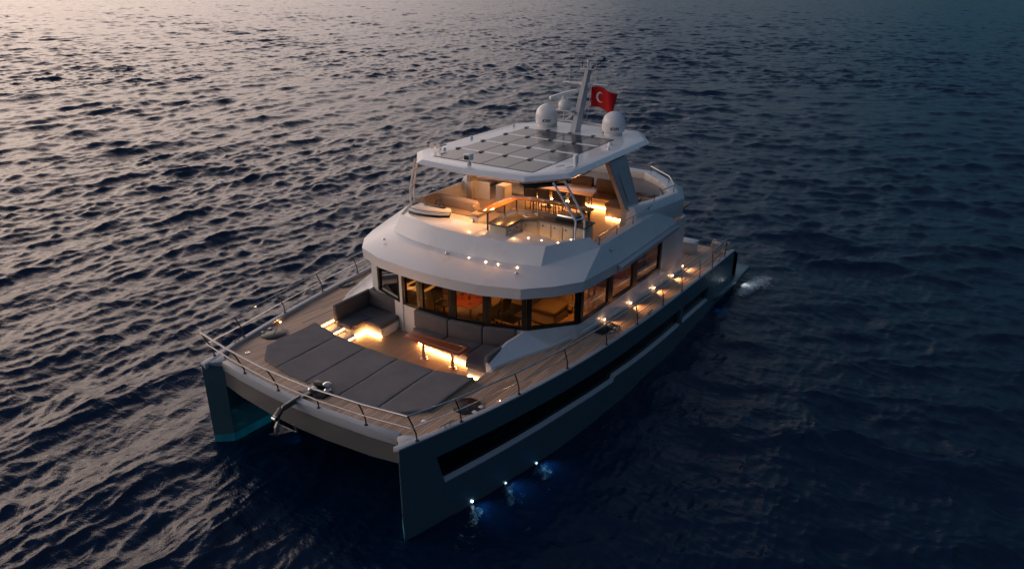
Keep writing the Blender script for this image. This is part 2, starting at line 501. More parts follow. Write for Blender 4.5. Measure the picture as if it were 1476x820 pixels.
def hull(sg):
    xs = [0, 0.35, 0.9, 1.6, 2.3, 3.2, 4.2, 5.2, 6.3, 7.38, 7.46, 8.6, 9.7, 11.0, 12.2, 12.45, 13.8, 15.05, 16.0, 17.0, 17.9, 18.45]
    WIN0, WIN1 = 2, 17
    mb = MB()
    rows = []
    for i, x in enumerate(xs):
        top = sheer(x) if x < 17.95 else sheer(x)-0.32
        zs = [top, win_t(x) if x < 16 else 1.1, win_b(x) if x < 16 else 0.6, 0.16, -0.9]
        pts = []
        for r, z in enumerate(zs):
            xx = x+0.19 if (i == WIN0 and r == 2) else x
            pts.append((xx, sg*w(xx), z))
        rows.append(pts)
    # outer skin without the window band
    n = len(xs)
    for i in range(n-1):
        for r in range(4):
            if r == 1 and WIN0 <= i < WIN1 and not (xs[i] == 12.2): continue
            q = [rows[i][r], rows[i+1][r], rows[i+1][r+1], rows[i][r+1]]
            mb.add(q, [(0, 1, 2, 3)])
    # recess returns of the window band
    dep = 0.11
    ins = lambda p: (p[0], p[1]-sg*dep, p[2])
    insb = lambda p: (p[0], p[1]-sg*dep, p[2]+0.045)
    for i in range(WIN0, WIN1):
        if xs[i] == 12.2: continue
        a, b2 = rows[i][1], rows[i+1][1]
        mb.add([a, b2, ins(b2), ins(a)], [(0, 1, 2, 3)])
        a, b2 = rows[i][2], rows[i+1][2]
        mb.add([a, b2, insb(b2), insb(a)], [(0, 1, 2, 3)])
    for i in (WIN0, 14, 15, WIN1):
        a, b2 = rows[i][1], rows[i][2]
        mb.add([a, b2, ins(b2), ins(a)], [(0, 1, 2, 3)])
    # inner skin
    irows = []
    for i, x in enumerate(xs):
        yi = sg*(inner(x)) if x > 0 else sg*w(0)
        irows.append([(x, yi, rows[i][0][2]-(0.13 if x > 0 else 0)), (x, yi, 0.27), (x, yi, -0.9)])
    for i in range(n-1):
        q = [irows[i][0], irows[i+1][0], irows[i+1][1], irows[i][1]]
        mb.add(q, [(0, 1, 2, 3)])
    # transom
    e, ie = rows[-1], irows[-1]
    mb.add([e[0], e[4], ie[2], ie[0]], [(0, 1, 2, 3)])
    h = mb.build('hull', HULL, yacht, smooth=True, ang=25)
    # antifouling band on the inner side
    ab = MB()
    for i in range(n-1):
        ab.add([irows[i][1], irows[i+1][1], irows[i+1][2], irows[i][2]], [(0, 1, 2, 3)])
    ab.build('antifouling', ANTIF, h)
    # window panes
    for a, b2 in ((WIN0, 14), (15, WIN1)):
        g = MB()
        for i in range(a, b2):
            g.add([ins(rows[i][1]), ins(rows[i+1][1]), insb(rows[i+1][2]), insb(rows[i][2])], [(0, 1, 2, 3)])
        g.build('hull_window', HWIN, h)
    # pale sill strip along the lower edge of the window band
    s = MB()
    for a, b2 in ((WIN0, 10), (10, 14), (15, WIN1)):
        pts = [rows[i][2] for i in range(a, b2+1)]
        rg = []
        for p in pts:
            rg.append([(p[0], p[1]+sg*0.018, p[2]-0.025), (p[0], p[1]+sg*0.018, p[2]+0.012), (p[0], p[1]-sg*0.10, p[2]+0.06), (p[0], p[1]-sg*0.10, p[2]+0.02)])
        s.loft(rg)
    s.build('window_sill', CAP, h)
    # gunwale cap with its inner bulwark
    cp = MB()
    cx = [0.0, 0.35, 0.7] + [x for x in np.linspace(1.2, 17.9, 30)]
    rg = []
    for x in cx:
        zz = sheer(x); wi = 0.13 if x > 0.9 else 0.16
        rg.append([(x, sg*(w(x)+0.012), zz-0.02), (x, sg*(w(x)+0.012), zz+0.018), (x, sg*(w(x)-wi), zz+0.018), (x, sg*(w(x)-wi), zz-0.12)])
    cp.loft(rg)
    cp.prism([(0.0, sg*3.30), (0.36, sg*2.94), (0.50, sg*3.02), (0.72, sg*(w(0.72)-0.10))], 2.30, [2.44, 2.425, 2.42, 2.41])
    cp.build('gunwale', CAP, yacht, bevel=0.006)
    # swim platform with its long side fin
    sp = MB()
    sp.prism([(15.7, sg*4.88), (16.2, sg*5.10), (19.75, sg*5.14), (19.75, sg*3.0), (18.4, sg*3.0), (18.4, sg*4.88)], 0.28, 0.46)
    sp.build('swim_platform', HULL, yacht, bevel=0.03)
    # bulwark end stepping down to the transom
    st = MB()
    st.prism([(17.9, sg*4.90), (18.45, sg*4.90), (18.45, sg*4.35), (17.9, sg*4.35)], 0.5, [sheer(17.9)-0.02, 1.36, 1.36, sheer(17.9)-0.02])
    st.build('transom_step', HULL, yacht, bevel=0.02)
    return h

hull_s = hull(1)
hull_p = hull(-1)

# bridge deck between the hulls
bd = MB()
front = [(0.36, 2.94), (0.26, 2.2), (0.16, 0.9), (0.14, 0.0), (0.16, -0.9), (0.26, -2.2), (0.36, -2.94)]
bd.prism(front + [(2.95, -2.8), (2.95, 2.8)], [1.74, 1.70, 1.66, 1.65, 1.66, 1.68, 1.72, 1.66, 1.66], 2.17)
bd.prism([(2.951, 2.95), (2.951, -2.95), (18.0, -3.0), (18.0, 3.0)], [1.45, 1.45, 0.95, 0.95], [1.69, 1.69, 1.50, 1.50])
bd.build('bridge_deck', BRIDGE, yacht)
bc = MB()
rg = []
for x, y in front:
    rg.append([(x-0.012, y, 2.19), (x-0.012, y, 2.43), (x+0.15, y, 2.43), (x+0.15, y, 2.19)])
bc.loft(rg)
bc.build('bow_sill', CAP, yacht, bevel=0.008)

# teak deck
dk = MB()
xs = sorted(set([0.30, 0.5, 0.75, 1.0, 1.4, 2.0, 2.7, 3.2] + list(np.linspace(3.2, 14.4, 18)) + [14.4, 15.5, 16.6, 17.9]))
def dcell(xa, xb, ya, yb):
    dk.add([(xa, ya[0], deck_z(xa)), (xb, yb[0], deck_z(xb)), (xb, yb[1], deck_z(xb)), (xa, ya[1], deck_z(xa))], [(0, 1, 2, 3)])
for a, b in zip(xs[:-1], xs[1:]):
    wa, wb = max(w(a)-0.12, 0.1), max(w(b)-0.12, 0.1)
    if a < 0.9: wa, wb = min(wa, 2.98+0.35*a), min(wb, 2.98+0.35*b if b < 0.9 else wb)
    ca = cb = 2.78
    dcell(a, b, (-wa, -wb) if False else (-wa, -ca), (-wb, -cb))
    dcell(a, b, (ca, wa), (cb, wb))
    if b <= 3.21 or a >= 14.39: dcell(a, b, (-ca, ca), (-cb, cb))
dk.build('teak_deck', TEAK, yacht)

# foredeck well: sole, sides, steps
WZ = 1.75
fl = MB()
fl.box(3.0, 5.6, -2.8, 2.8, WZ-0.05, WZ)
fl.build('well_sole', TEAKF, yacht)
wl = MB()
wl.box(2.95, 3.03, -2.8, 2.8, WZ, 2.24)
wl.box(2.95, 5.9, 2.78, 2.86, WZ, 2.21)
wl.box(2.95, 5.9, -2.86, -2.78, WZ, 2.21)
wl.build('well_wall', WHITE2, yacht)
for ya, yb, zt in ((2.36, 2.775, 2.05), (1.93, 2.358, 1.90)):
    b = MB(); b.box(3.032, 4.06, ya, yb, WZ, zt)
    st = b.build('step', WHITE2, yacht, bevel=0.015)
    l = MB(); l.box(3.10, 4.04, ya-0.014, ya-0.002, zt-0.06, zt-0.035)
    l.build('led_strip', LEDS, st)
b = MB(); b.box(3.06, 4.04, 2.758, 2.774, 2.14, 2.17); b.build('led_strip', LEDS, yacht)

# ------------------------------------------------------------------ cabin: coaming skirt, windows, walls
def sill(x): return interp(x, [4.1, 5.2, 7.0, 14.2], [2.63, 2.64, 2.63, 2.36])
def skirt(sg):
    out = [(4.13, 2.80), (5.0, 3.05), (6.0, 3.42), (7.5, 3.76), (10.0, 3.93), (12.2, 3.99), (14.6, 4.0)]
    if sg > 0: out = [(4.13, 2.84), (4.75, 3.26), (5.7, 3.80), (7.3, 4.02), (10.0, 4.02), (12.2, 4.02), (14.6, 4.0)]
    inn = [(4.10, 2.70), (5.0, 2.72), (5.75, 2.80), (7.0, 3.76), (10.0, 3.82), (12.2, 3.85), (14.6, 3.87)]
    top = [2.38, 2.60, 2.63, 2.60, 2.50, 2.42, 2.33]
    rg = []
    for (xo, yo), (xi, yi), zt in zip(out, inn, top):
        zb = deck_z(xo)
        rg.append([(xo, sg*yo, zb-0.2), (xo, sg*yo, zb+0.07), (xo+0.02, sg*(yo-0.03), zb+0.10), (xi, sg*yi, zt), (xi, sg*(yi-0.05), zt), (xi, sg*(yi-0.05), zb-0.2)])
    m = MB(); m.loft(rg)
    return m.build('cabin_coaming', WHITE, yacht, ang=30)
for sg in (1, -1): skirt(sg)

# plan of the window wall (port half is mirrored)
def wallx(y):
    a = abs(y)
    return interp(a, [0, 0.9, 1.8, 2.75], [5.22, 5.26, 5.45, 5.82])
WT = 3.78
def wall_panel(p, q, z0p, z0q, name, mat, parent, th=0.06, z1=WT):
    """upright panel from plan point p to q"""
    d = Vector((q[0]-p[0], q[1]-p[1])).normalized(); nrm = Vector((-d.y, d.x))*th/2
    m = MB()
    vs = [(p[0]+nrm.x, p[1]+nrm.y), (q[0]+nrm.x, q[1]+nrm.y), (q[0]-nrm.x, q[1]-nrm.y), (p[0]-nrm.x, p[1]-nrm.y)]
    m.prism(vs, [z0p, z0q, z0q, z0p], z1)
    return m

def window(p, q, z0p, z0q, fw=0.115, z1=WT, glass_mat=None):
    """one framed window: frame with an opening, and its pane"""
    P = Vector((p[0], p[1], 0)); Q = Vector((q[0], q[1], 0)); d = (Q-P); L = d.length; d.normalize()
    nrm = Vector((-d.y, d.x, 0))
    zb = lambda s: z0p+(z0q-z0p)*s/L
    m = MB()
    def strip(s0, s1, za0, za1, zb0, zb1, t=0.09):
        vs = []
        for nn in (-t/2, t/2):
            for s_, z_ in ((s0, za0), (s1, za1), (s1, zb1), (s0, zb0)):
                v = P+d*s_+nrm*nn; vs.append((v.x, v.y, z_))
        m.add(vs, [(3, 2, 1, 0), (4, 5, 6, 7), (0, 1, 5, 4), (1, 2, 6, 5), (2, 3, 7, 6), (3, 0, 4, 7)])
    strip(0, fw, zb(0), zb(fw), z1, z1)
    strip(L-fw, L, zb(L-fw), zb(L), z1, z1)
    strip(fw+.001, L-fw-.001, zb(fw), zb(L-fw), zb(fw)+0.09, zb(L-fw)+0.09, 0.085)
    strip(fw+.001, L-fw-.001, z1-0.05, z1-0.05, z1, z1, 0.085)
    f = m.build('window', FRAME, yacht)
    g = MB()
    vs = []
    for s_, z_ in ((fw, zb(fw)+0.09), (L-fw, zb(L-fw)+0.09), (L-fw, z1-0.05), (fw, z1-0.05)):
        v = P+d*s_; vs.append((v.x, v.y, z_))
    g.add(vs, [(0, 1, 2, 3)])
    g.build('pane', glass_mat or GLASS, f)
    return f

def wp(y): return (wallx(y), y)
fy = [2.75, 2.45, 1.24, 1.14, 0.42, -0.72, -1.76, -2.78]
for a, b in ((2.45, 1.24), (1.12, 0.42), (0.42, -0.72), (-0.72, -1.76), (-1.76, -2.78)):
    window(wp(a), wp(b), 2.64, 2.64, glass_mat=SMOKE if a > 2.4 else None)
CORN = (7.0, 3.76)
window((5.84, -2.80), (7.0, -3.76), 2.64, 2.62)
window((5.84, 2.80), (7.0, 3.76), 2.64, 2.62)
for sg in (1, -1):
    ex = [7.02, 8.85, 10.55, 12.6]
    for a, b in zip(ex[:-1], ex[1:]):
        ya, yb = interp(a, [7, 12.6], [3.77, 3.86]), interp(b, [7, 12.6], [3.77, 3.86])
        window((a, sg*ya), (b, sg*yb), sill(a)-0.005, sill(b)-0.005, 0.15)
    wall_panel((12.61, sg*3.865), (14.6, sg*3.88), 1.7, 1.7, 'x', None, None, 0.08).build('cabin_wall', WHITE, yacht)
    # pillar panel and side door outline
    wall_panel((12.95, sg*3.908), (13.75, sg*3.912), 1.95, 1.95, 'x', None, None, 0.02, 3.7).build('side_door', WHITE2, yacht)
# white posts and panels of the front wall, sill wall below the windows
m = wall_panel(wp(1.24), wp(1.12), 1.72, 1.72, 'x', None, None, 0.11)
m.build('door_post', WHITE2, yacht)
m = wall_panel(wp(2.80), wp(2.46), 1.72, 1.72, 'x', None, None, 0.07)
m.build('cabin_wall', WHITE2, yacht)
m = MB()
ys = np.linspace(2.78, -2.80, 24)
rg = [[(wallx(y)-0.03, y, 1.7), (wallx(y)-0.03, y, 2.637), (wallx(y)+0.05, y, 2.637), (wallx(y)+0.05, y, 1.7)] for y in ys]
m.loft(rg)
m.build('cabin_wall', WHITE2, yacht)
m = MB(); m.box(14.56, 14.64, -3.86, 3.86, 1.6, 3.8); m.build('cabin_wall', WHITE, yacht)

# saloon floor, ceiling, back wall
m = MB(); m.prism([(5.3, 0), (5.6, 2.2), (7.0, 3.7), (14.5, 3.8), (14.5, -3.8), (7.0, -3.7), (5.6, -2.2)], 1.70, 1.76); m.build('saloon_floor', FLOORI, yacht)
m = MB(); m.box(11.5, 11.56, -3.78, 3.78, 1.77, 3.74); m.build('bulkhead', WOODI, yacht)

# ------------------------------------------------------------------ cabin roof with brow, coaming and wings
LIP = [(4.88, 0, 4.02), (4.93, .9, 4.02), (5.06, 1.8, 4.01), (5.47, 2.82, 3.99), (6.2, 3.43, 3.95), (7.05, 3.86, 3.90), (9.2, 3.97, 3.82), (13.6, 3.97, 3.80)]
KN = [(6.27, 0, 4.20), (6.29, .7, 4.20), (6.40, 1.6, 4.19), (6.72, 2.69, 4.19), (7.6, 3.14, 4.29), (8.5, 3.60, 4.40), (9.6, 3.63, 4.43), (13.0, 3.74, 4.46)]
RG = [(6.64, 0, 4.66), (6.68, .9, 4.66), (6.78, 1.6, 4.66), (7.06, 2.62, 4.66), (7.8, 2.98, 4.66), (8.42, 3.28, 4.66)]
FB = [(p[0]+0.02, p[1]-0.015 if p[1] > 2.8 else p[1], p[2]-0.31) for p in LIP]
FI = [(p[0]+0.5, max(0, p[1]-0.35) if p[1] > 2.5 else p[1], p[2]-0.24) for p in LIP]
def full(h): return [(p[0], p[1], p[2]) for p in reversed(h)] + [(p[0], -p[1], p[2]) for p in h[1:]]
roof = MB()
def grid(a, b):
    a, b = full(a), full(b)
    n = len(a)
    roof.add(a+b, [(i, i+1, n+i+1, n+i) for i in range(n-1)])
grid(LIP, KN)
grid(FB, LIP)
grid(FI, FB)
a = full(KN[:6]); b = full(RG); n = len(a)
roof.add(a+b, [(i, i+1, n+i+1, n+i) for i in range(n-1)])
# coaming top inner side and end caps
RI = [(p[0]+0.02, p[1]*0.985, 4.60) for p in RG]
b2 = full(RI)
roof.add(b+b2, [(i, i+1, n+i+1, n+i) for i in range(n-1)])
for sg in (1, -1):
    roof.add([(8.42, sg*3.28, 4.66), (8.5, sg*3.60, 4.40), (8.62, sg*3.38, 4.40), (8.5, sg*3.10, 4.62)], [(0, 1, 2, 3)])
    # wing: flat top strip, inner drop, aft end
    top = [(8.5, 3.60, 4.40), (9.6, 3.63, 4.43), (13.0, 3.74, 4.46)]
    inn = [(8.5, 3.36, 4.40), (9.6, 3.42, 4.43), (13.0, 3.46, 4.46)]
    low = [(p[0], p[1], 4.03) for p in inn]
    vs = [(p[0], sg*p[1], p[2]) for p in top+inn+low]
    roof.add(vs, [(0, 1, 4, 3), (1, 2, 5, 4), (3, 4, 7, 6), (4, 5, 8, 7)])
    roof.add([(13.0, sg*3.74, 4.46), (13.6, sg*3.97, 3.80), (13.6, sg*3.92, 3.59), (13.3, sg*3.46, 3.6), (13.0, sg*3.46, 4.46)], [(0, 1, 2, 3, 4)])
    roof.add([(8.42, sg*3.28, 4.66), (8.5, sg*3.10, 4.62), (8.5, sg*3.10, 4.03), (8.62, sg*3.38, 4.03), (8.62, sg*3.38, 4.40)], [(0, 1, 2, 3, 4)])
cabin_roof = roof.build('cabin_roof', WHITE, yacht, ang=23)
m = MB(); m.prism([(5.5, 0), (5.7, 2.2), (7.2, 3.5), (16.0, 3.6), (16.0, -3.6), (7.2, -3.5), (5.7, -2.2)], 3.80, 3.86)
m.build('saloon_ceiling', WOODI, yacht)

# flybridge sole and forward ledge
m = MB(); m.prism([(6.9, 0), (7.2, 2.4), (8.4, 3.05), (8.6, 3.42), (13.0, 3.46), (16.0, 2.6), (16.2, 0), (16.0, -2.6), (13.0, -3.46), (8.6, -3.42), (8.4, -3.05), (7.2, -2.4)], 3.95, 4.05)
m.build('flybridge_floor', TEAKF, yacht)
led_y = [p for p in full(RI)][::-1]
m = MB()
outl = [(p[0], p[1]) for p in full([(q[0]+0.02, q[1]*0.985) + (0,) for q in RG[:5]])]
inn = [(8.30, -2.86), (7.74, -2.66), (7.92, -1.9), (7.95, -1.25), (7.82, 0.06), (7.72, 0.36), (8.15, 0.62), (8.15, 2.95)]
m.prism(outl+inn, 4.05, 4.612)
m.build('ledge', WHITE, yacht, bevel=0.015)
for x, y, z in ((6.16, -0.65, 4.19), (6.17, -1.22, 4.19), (6.22, -1.60, 4.185), (6.33, -2.16, 4.18)):
    b = MB(); b.lathe([(0.0, -0.01), (0.016, -0.01), (0.016, 0.008), (0.0, 0.012)], (x, y, z), 10)
    b.build('brow_light', SPOTM, cabin_roof)
for x, y in ((7.48, -1.80), (7.52, -2.22), (7.61, -2.70), (8.05, -2.88)):  # glowing dots put in for mirrored ceiling lights, no lamps on the ledge
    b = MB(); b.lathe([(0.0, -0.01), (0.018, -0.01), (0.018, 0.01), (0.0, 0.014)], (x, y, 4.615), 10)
    b.build('ledge_glint', SPOTM, yacht)
m = MB()
m.loft([[(x, y, 4.30), (x+0.012, y, 4.30), (x+0.012, y, 4.33), (x, y, 4.33)] for x, y in ((7.755, -2.6), (7.935, -1.9), (7.965, -1.25), (7.835, 0.0))])
m.build('led_strip', LEDW, yacht)
# little fittings on the brow: fog nozzle shaped discs
for x, y, z in ((6.02, 2.42, 4.16), (5.98, -2.36, 4.15), (6.08, 0.08, 4.19), (8.9, -3.76, 4.22), (8.9, 3.76, 4.22)):
    b = MB(); b.lathe([(0, 0), (0.05, 0), (0.05, 0.03), (0.025, 0.06), (0, 0.06)], (x, y, z-0.005), 12)
    b.build('deck_fitting', STEEL, cabin_roof)

# side awning box over the port and starboard windows
for sg in (1, -1):
    m = MB()
    rg = []
    for x in (8.9, 9.0, 13.4):
        rg.append([(x, sg*4.04, 3.60), (x, sg*4.16, 3.66), (x, sg*4.16, 3.78), (x, sg*3.99, 3.80)])
    m.loft(rg); m.build('awning_box', ALU, yacht, bevel=0.02)

# aft flybridge coaming
def aft_coaming():
    pl = [(11.3, 3.36), (12.4, 3.66), (13.8, 3.86), (14.9, 3.25), (16.0, 2.1), (16.1, 0), (16.0, -2.1), (14.9, -3.25), (13.8, -3.86), (12.4, -3.66), (11.3, -3.36)]
    cz = 4.80
    rg = []
    for i, (x, y) in enumerate(pl):
        sgn = 1 if y >= 0 else -1
        aft = max(0, min(1, (x-13.0)/1.5))
        ox, oy = 0.55*aft, (0.10+0.12*aft)*sgn if abs(y) > .1 else 0
        rg.append([(x-0.35*aft, y-0.30*sgn*(abs(y) > .1), 4.06), (x-0.33*aft, y-0.28*sgn*(abs(y) > .1), cz), (x, y-0.02*sgn, cz), (x+ox*0.6, y+oy, cz-0.22), (x+ox*0.7, y+oy*0.8, 3.95), (x-0.2, y*0.97, 3.82)])
    m = MB(); m.loft(rg)
    return m.build('aft_coaming', WHITE, yacht, ang=25, bevel=0.012)
aft_coaming()
# starboard inner coaming face and curved inner corner
m = MB()
m.box(8.6, 11.3, 3.36, 3.43, 4.05, 4.62)
m.build('flybridge_coaming', WHITE2, yacht, bevel=0.02)
m = MB(); m.box(8.6, 11.3, -3.43, -3.36, 4.05, 4.42)
m.build('flybridge_coaming', WHITE2, yacht, bevel=0.02)
m = MB()
pts = [(11.2+0.35*math.sin(t), 3.36-1.0*(1-math.cos(t))) for t in np.linspace(0, PI/2, 9)]
rg = [[(x, y, 4.05), (x, y, 4.66), (x+0.10, y+0.05, 4.66), (x+0.10, y+0.05, 4.05)] for x, y in pts]
m.loft(rg); m.build('curved_screen', WHITE2, yacht)

# ------------------------------------------------------------------ hardtop
HT = [(6.88, 0), (7.07, 1.89), (8.15, 2.78), (13.6, 2.76), (15.0, 1.9), (15.1, 0)]
def htring(inset, z):
    out = []
    pl = full([(p[0], p[1], 0) for p in HT])[:-1]
    pl = [(p[0], p[1]) for p in full([(p[0], p[1], 0) for p in HT])]
    # remove duplicate ends (y = 0 aft appears twice)
    pl = pl[:-1] if pl[0][:2] == pl[-1][:2] else pl
    n = len(pl)
    c = (11.0, 0)
    for i in range(n):
        a, b, d = Vector(pl[i-1]), Vector(pl[i]), Vector(pl[(i+1) % n])
        e1 = (b-a).normalized(); e2 = (d-b).normalized()
        n1 = Vector((-e1.y, e1.x)); n2 = Vector((-e2.y, e2.x))
        if (Vector(c)-b).dot(n1) < 0: n1 = -n1
        if (Vector(c)-b).dot(n2) < 0: n2 = -n2
        bi = (n1+n2); k = inset/max(0.3, (1+n1.dot(n2)))
        q = b+bi*k
        out.append((q.x, q.y, z))
    return out
m = MB()
m.loft([htring(1.10, 6.03), htring(0.90, 6.03), htring(0.22, 6.325), htring(0.03, 6.335), htring(0.0, 6.37), htring(0.17, 6.455), htring(0.24, 6.47), htring(0.6, 6.475)])
hardtop = m.build('hardtop', WHITE, yacht, ang=14)
# solar panels, four rows of four, with pale strips and dark clips between the rows
l_, w_, gx = 1.359, 0.888, 7.591
k = 0
for i in range(4):
    for j in range(4):
        x0 = gx+i*l_+0.095; x1 = gx+(i+1)*l_-0.085
        y0 = (1-j)*w_+0.012; y1 = (2-j)*w_-0.012
        m = MB(); m.box(x0, x1, y0, y1, 6.479, 6.489)
        p = m.build('solar_panel', PANEL, hardtop, bevel=0.004, seg=1)
        if i < 3:
            st = MB(); st.box(x1+0.012, x1+0.168, y0-0.011, y1+0.011, 6.478, 6.496); st.build('mounting_strip', DOME, hardtop)
        c = MB(); c.box(x1-0.03, x1+0.14, y1-0.09, y1+0.02, 6.4975, 6.52)
        c.build('junction_box', BLACK, hardtop, bevel=0.004, seg=1)

# ceiling fittings under the hardtop
for x, y in ((8.35, 1.16), (8.35, 0.45), (8.38, 0.02), (8.45, -0.70), (10.93, 2.13), (10.96, 1.1), (10.9, 0.28), (10.93, -0.22), (11.0, -0.89)):
    m = MB(); m.lathe([(0, 0), (0.045, 0), (0.045, 0.012), (0, 0.012)], (x, y, 6.018), 14)
    o = m.build('ceiling_light', SPOTM, hardtop)
    lamp('ceiling_lamp', 'SPOT', (x, y, 6.0), 74 if x < 9 else 58, (1, 0.44, 0.14), 0.05, (x-0.25 if x < 9 else x+0.15, y, 4), o, 120, 0.7)
m = MB(); m.prism([(7.75, -1.45), (8.75, -2.3), (8.95, -1.9), (8.0, -1.1)], 5.94, 6.025)
o = m.build('speaker_pod', DSTEEL, hardtop, bevel=0.02)
m = MB(); m.lathe([(0.0, 0), (0.11, 0), (0.11, 0.02), (0.08, 0.02), (0.08, 0.005), (0, 0.005)], (8.05, -1.62, 5.92), 18)
m.build('speaker_ring', BARW, o)

# raked aft pillars with recessed side panels, standing on boxes
for sg in (1, -1):
    m = MB()
    r0 = [(11.20, sg*3.12, 4.72), (11.84, sg*3.30, 4.72), (11.84, sg*3.10, 4.72), (11.20, sg*2.95, 4.72)]
    r1 = [(10.62, sg*2.66, 6.29), (11.95, sg*2.70, 6.29), (11.95, sg*2.5, 6.29), (10.62, sg*2.5, 6.29)]
    r1 = [(10.66, sg*2.70, 6.29), (11.85, sg*2.72, 6.29), (11.85, sg*2.54, 6.29), (10.66, sg*2.54, 6.29)]
    m.loft([r0, r1])
    pil = m.build('pillar', ALU, yacht, bevel=0.012)
    m = MB()
    def lerp(t, a, b2): return tuple(a[i]*(1-t)+b2[i]*t for i in range(3))
    q = []
    for t, s_ in ((0.12, 0.35), (0.12, 0.9), (0.72, 0.8), (0.72, 0.3)):
        e0 = lerp(t, r0[0], r1[0]); e1 = lerp(t, r0[1], r1[1])
        p = lerp(s_, e0, e1); q.append((p[0], p[1]+sg*0.010, p[2]))
    m.add(q + [(p[0], p[1]-sg*0.02, p[2]) for p in q], [(0, 1, 2, 3), (7, 6, 5, 4), (0, 4, 5, 1), (1, 5, 6, 2), (2, 6, 7, 3), (3, 7, 4, 0)])
    m.build('access_panel', ALU, pil, bevel=0.004, seg=1)
    m = MB(); m.prism([(11.24, sg*2.92), (11.90, sg*3.04), (11.96, sg*3.40), (11.28, sg*3.2)], 4.05, 4.72)
    m.build('pillar_base', CABIN, yacht, bevel=0.015)
    m = MB(); m.loft([[(11.185, sg*2.96, 4.75), (11.195, sg*2.96, 4.75), (11.195, sg*3.1, 4.75), (11.185, sg*3.1, 4.75)], [(10.645, sg*2.56, 6.25), (10.655, sg*2.56, 6.25), (10.655, sg*2.69, 6.25), (10.645, sg*2.69, 6.25)]])
    m.build('pillar_trim', CABIN, pil)

# twin-tube struts holding the front of the hardtop
for sg in (1, -1):
    m = MB()
    A = [(8.02, 3.02, 4.62), (8.02, 3.02, 5.20), (7.66, 2.46, 6.30)]
    B = [(8.34, 3.14, 4.62), (8.34, 3.14, 5.20), (8.0, 2.62, 6.30)]
    A = [(x, sg*y, z) for x, y, z in A]; B = [(x, sg*y, z) for x, y, z in B]
    for P in (A, B):
        m.tube([P[0], P[1]], 0.030, 10); m.tube([P[1], P[2]], 0.034, 10)
    for t in (0.02, 0.62):
        a = Vector(A[1]).lerp(Vector(A[2]), t); b = Vector(B[1]).lerp(Vector(B[2]), t)
        m.tube([a, b], 0.026, 8)
    m.build('support_strut', DOME, yacht)

# ------------------------------------------------------------------ mast, radar, domes
mast = MB()
def mring(x, z, hw, hd): return [(x-hd, -hw*0.55, z), (x-hd, hw*0.55, z), (x, hw, z), (x+hd, hw*0.55, z), (x+hd, -hw*0.55, z), (x, -hw, z)]
mast.loft([mring(13.45, 6.46, 0.175, 0.22), mring(13.95, 7.75, 0.145, 0.17), mring(14.25, 8.5, 0.11, 0.12)])
mast.build  # built below with its fittings as sub-parts
MAST = mast.build('mast', ALU, yacht, ang=20)
m = MB(); m.box(14.05, 14.16, -0.86, 0.90, 8.02, 8.06); m.box(14.02, 14.2, -0.2, 0.2, 7.98, 8.07); m.build('cross_bar', WHITE2, MAST, bevel=0.01)
m = MB(); m.box(13.72, 13.86, -0.95, 1.08, 6.72, 6.77); m.box(13.74, 13.84, -0.93, -0.85, 6.47, 6.72); m.box(13.74, 13.84, 0.95, 1.03, 6.47, 6.72); m.build('cross_bar', WHITE2, MAST, bevel=0.01)
m = MB(); m.box(14.13, 14.40, -0.28, 0.28, 8.50, 8.535); m.build('top_plate', ALU, MAST, bevel=0.01)
m = MB()
m.tube([(14.28, 0.03, 8.53), (14.28, 0.03, 8.80)], 0.02, 8); m.lathe([(0, 0), (0.035, 0.0), (0.035, 0.10), (0, 0.11)], (14.28, 0.03, 8.72), 10)
m.build('mast_light', WHITE2, MAST)
m = MB()
m.tube([(14.32, -0.08, 8.54), (14.36, -0.10, 8.62), (14.62, -0.22, 8.66), (14.80, -0.28, 8.82)], 0.018, 8)
m.lathe([(0, 0), (0.05, 0.01), (0.05, 0.08), (0, 0.09)], (14.83, -0.30, 8.80), 10)
m.lathe([(0, 0), (0.035, 0.0), (0.035, 0.08), (0, 0.09)], (14.36, -0.12, 8.50), 10)
m.tube([(14.25, 0.24, 8.53), (14.25, 0.24, 8.74)], 0.012, 6); m.lathe([(0, 0), (0.04, 0.02), (0, 0.05)], (14.25, 0.24, 8.72), 8)
m.build('wind_sensor', BLACK, MAST)
for y, z0, z1 in ((0.68, 8.06, 9.5), (-0.36, 8.06, 9.25)):
    m = MB(); m.tube([(14.12, y, z0), (14.12, y, z0+0.25)], 0.014, 6); m.tube([(14.12, y, z0+0.25), (14.12, y, z1)], [0.008, 0.004], 6); m.build('whip_antenna', WHITE2, MAST)
m = MB(); m.box(13.35, 13.95, 0.02, 0.10, 7.10, 7.15); m.prism([(13.30, 0.10), (13.95, 0.02), (13.95, 0.20), (13.75, 0.80), (13.40, 0.80)], 7.13, 7.19); m.build('radar_bracket', ALU, MAST, bevel=0.01)
m = MB()
m.lathe([(0, 0.0), (0.19, 0.0), (0.22, 0.06), (0.21, 0.22), (0.13, 0.33), (0.05, 0.36), (0, 0.36)], (13.55, 0.52, 7.19), 20)
m.build('radar_scanner', DOME, MAST)
m = MB()
a = Vector((13.35, 1.0, 7.56)); b = Vector((14.15, 0.32, 7.78)); d = (b-a)
rgs = []
for t in np.linspace(0, 1, 9):
    p = a+d*t; k = 0.05+0.02*math.sin(PI*t)
    sd = Vector((-d.y, d.x, 0)).normalized()
    rgs.append([p-sd*0.07+Vector((0, 0, -k)), p+sd*0.07+Vector((0, 0, -k)), p+sd*0.09, p+sd*0.05+Vector((0, 0, k)), p-sd*0.05+Vector((0, 0, k)), p-sd*0.09])
m.loft(rgs); m.lathe([(0, 0), (0.05, 0), (0.05, 0.12), (0, 0.12)], (13.52, 0.55, 7.52), 10)
m.build('radar_antenna', DOME, MAST, bevel=0.01)
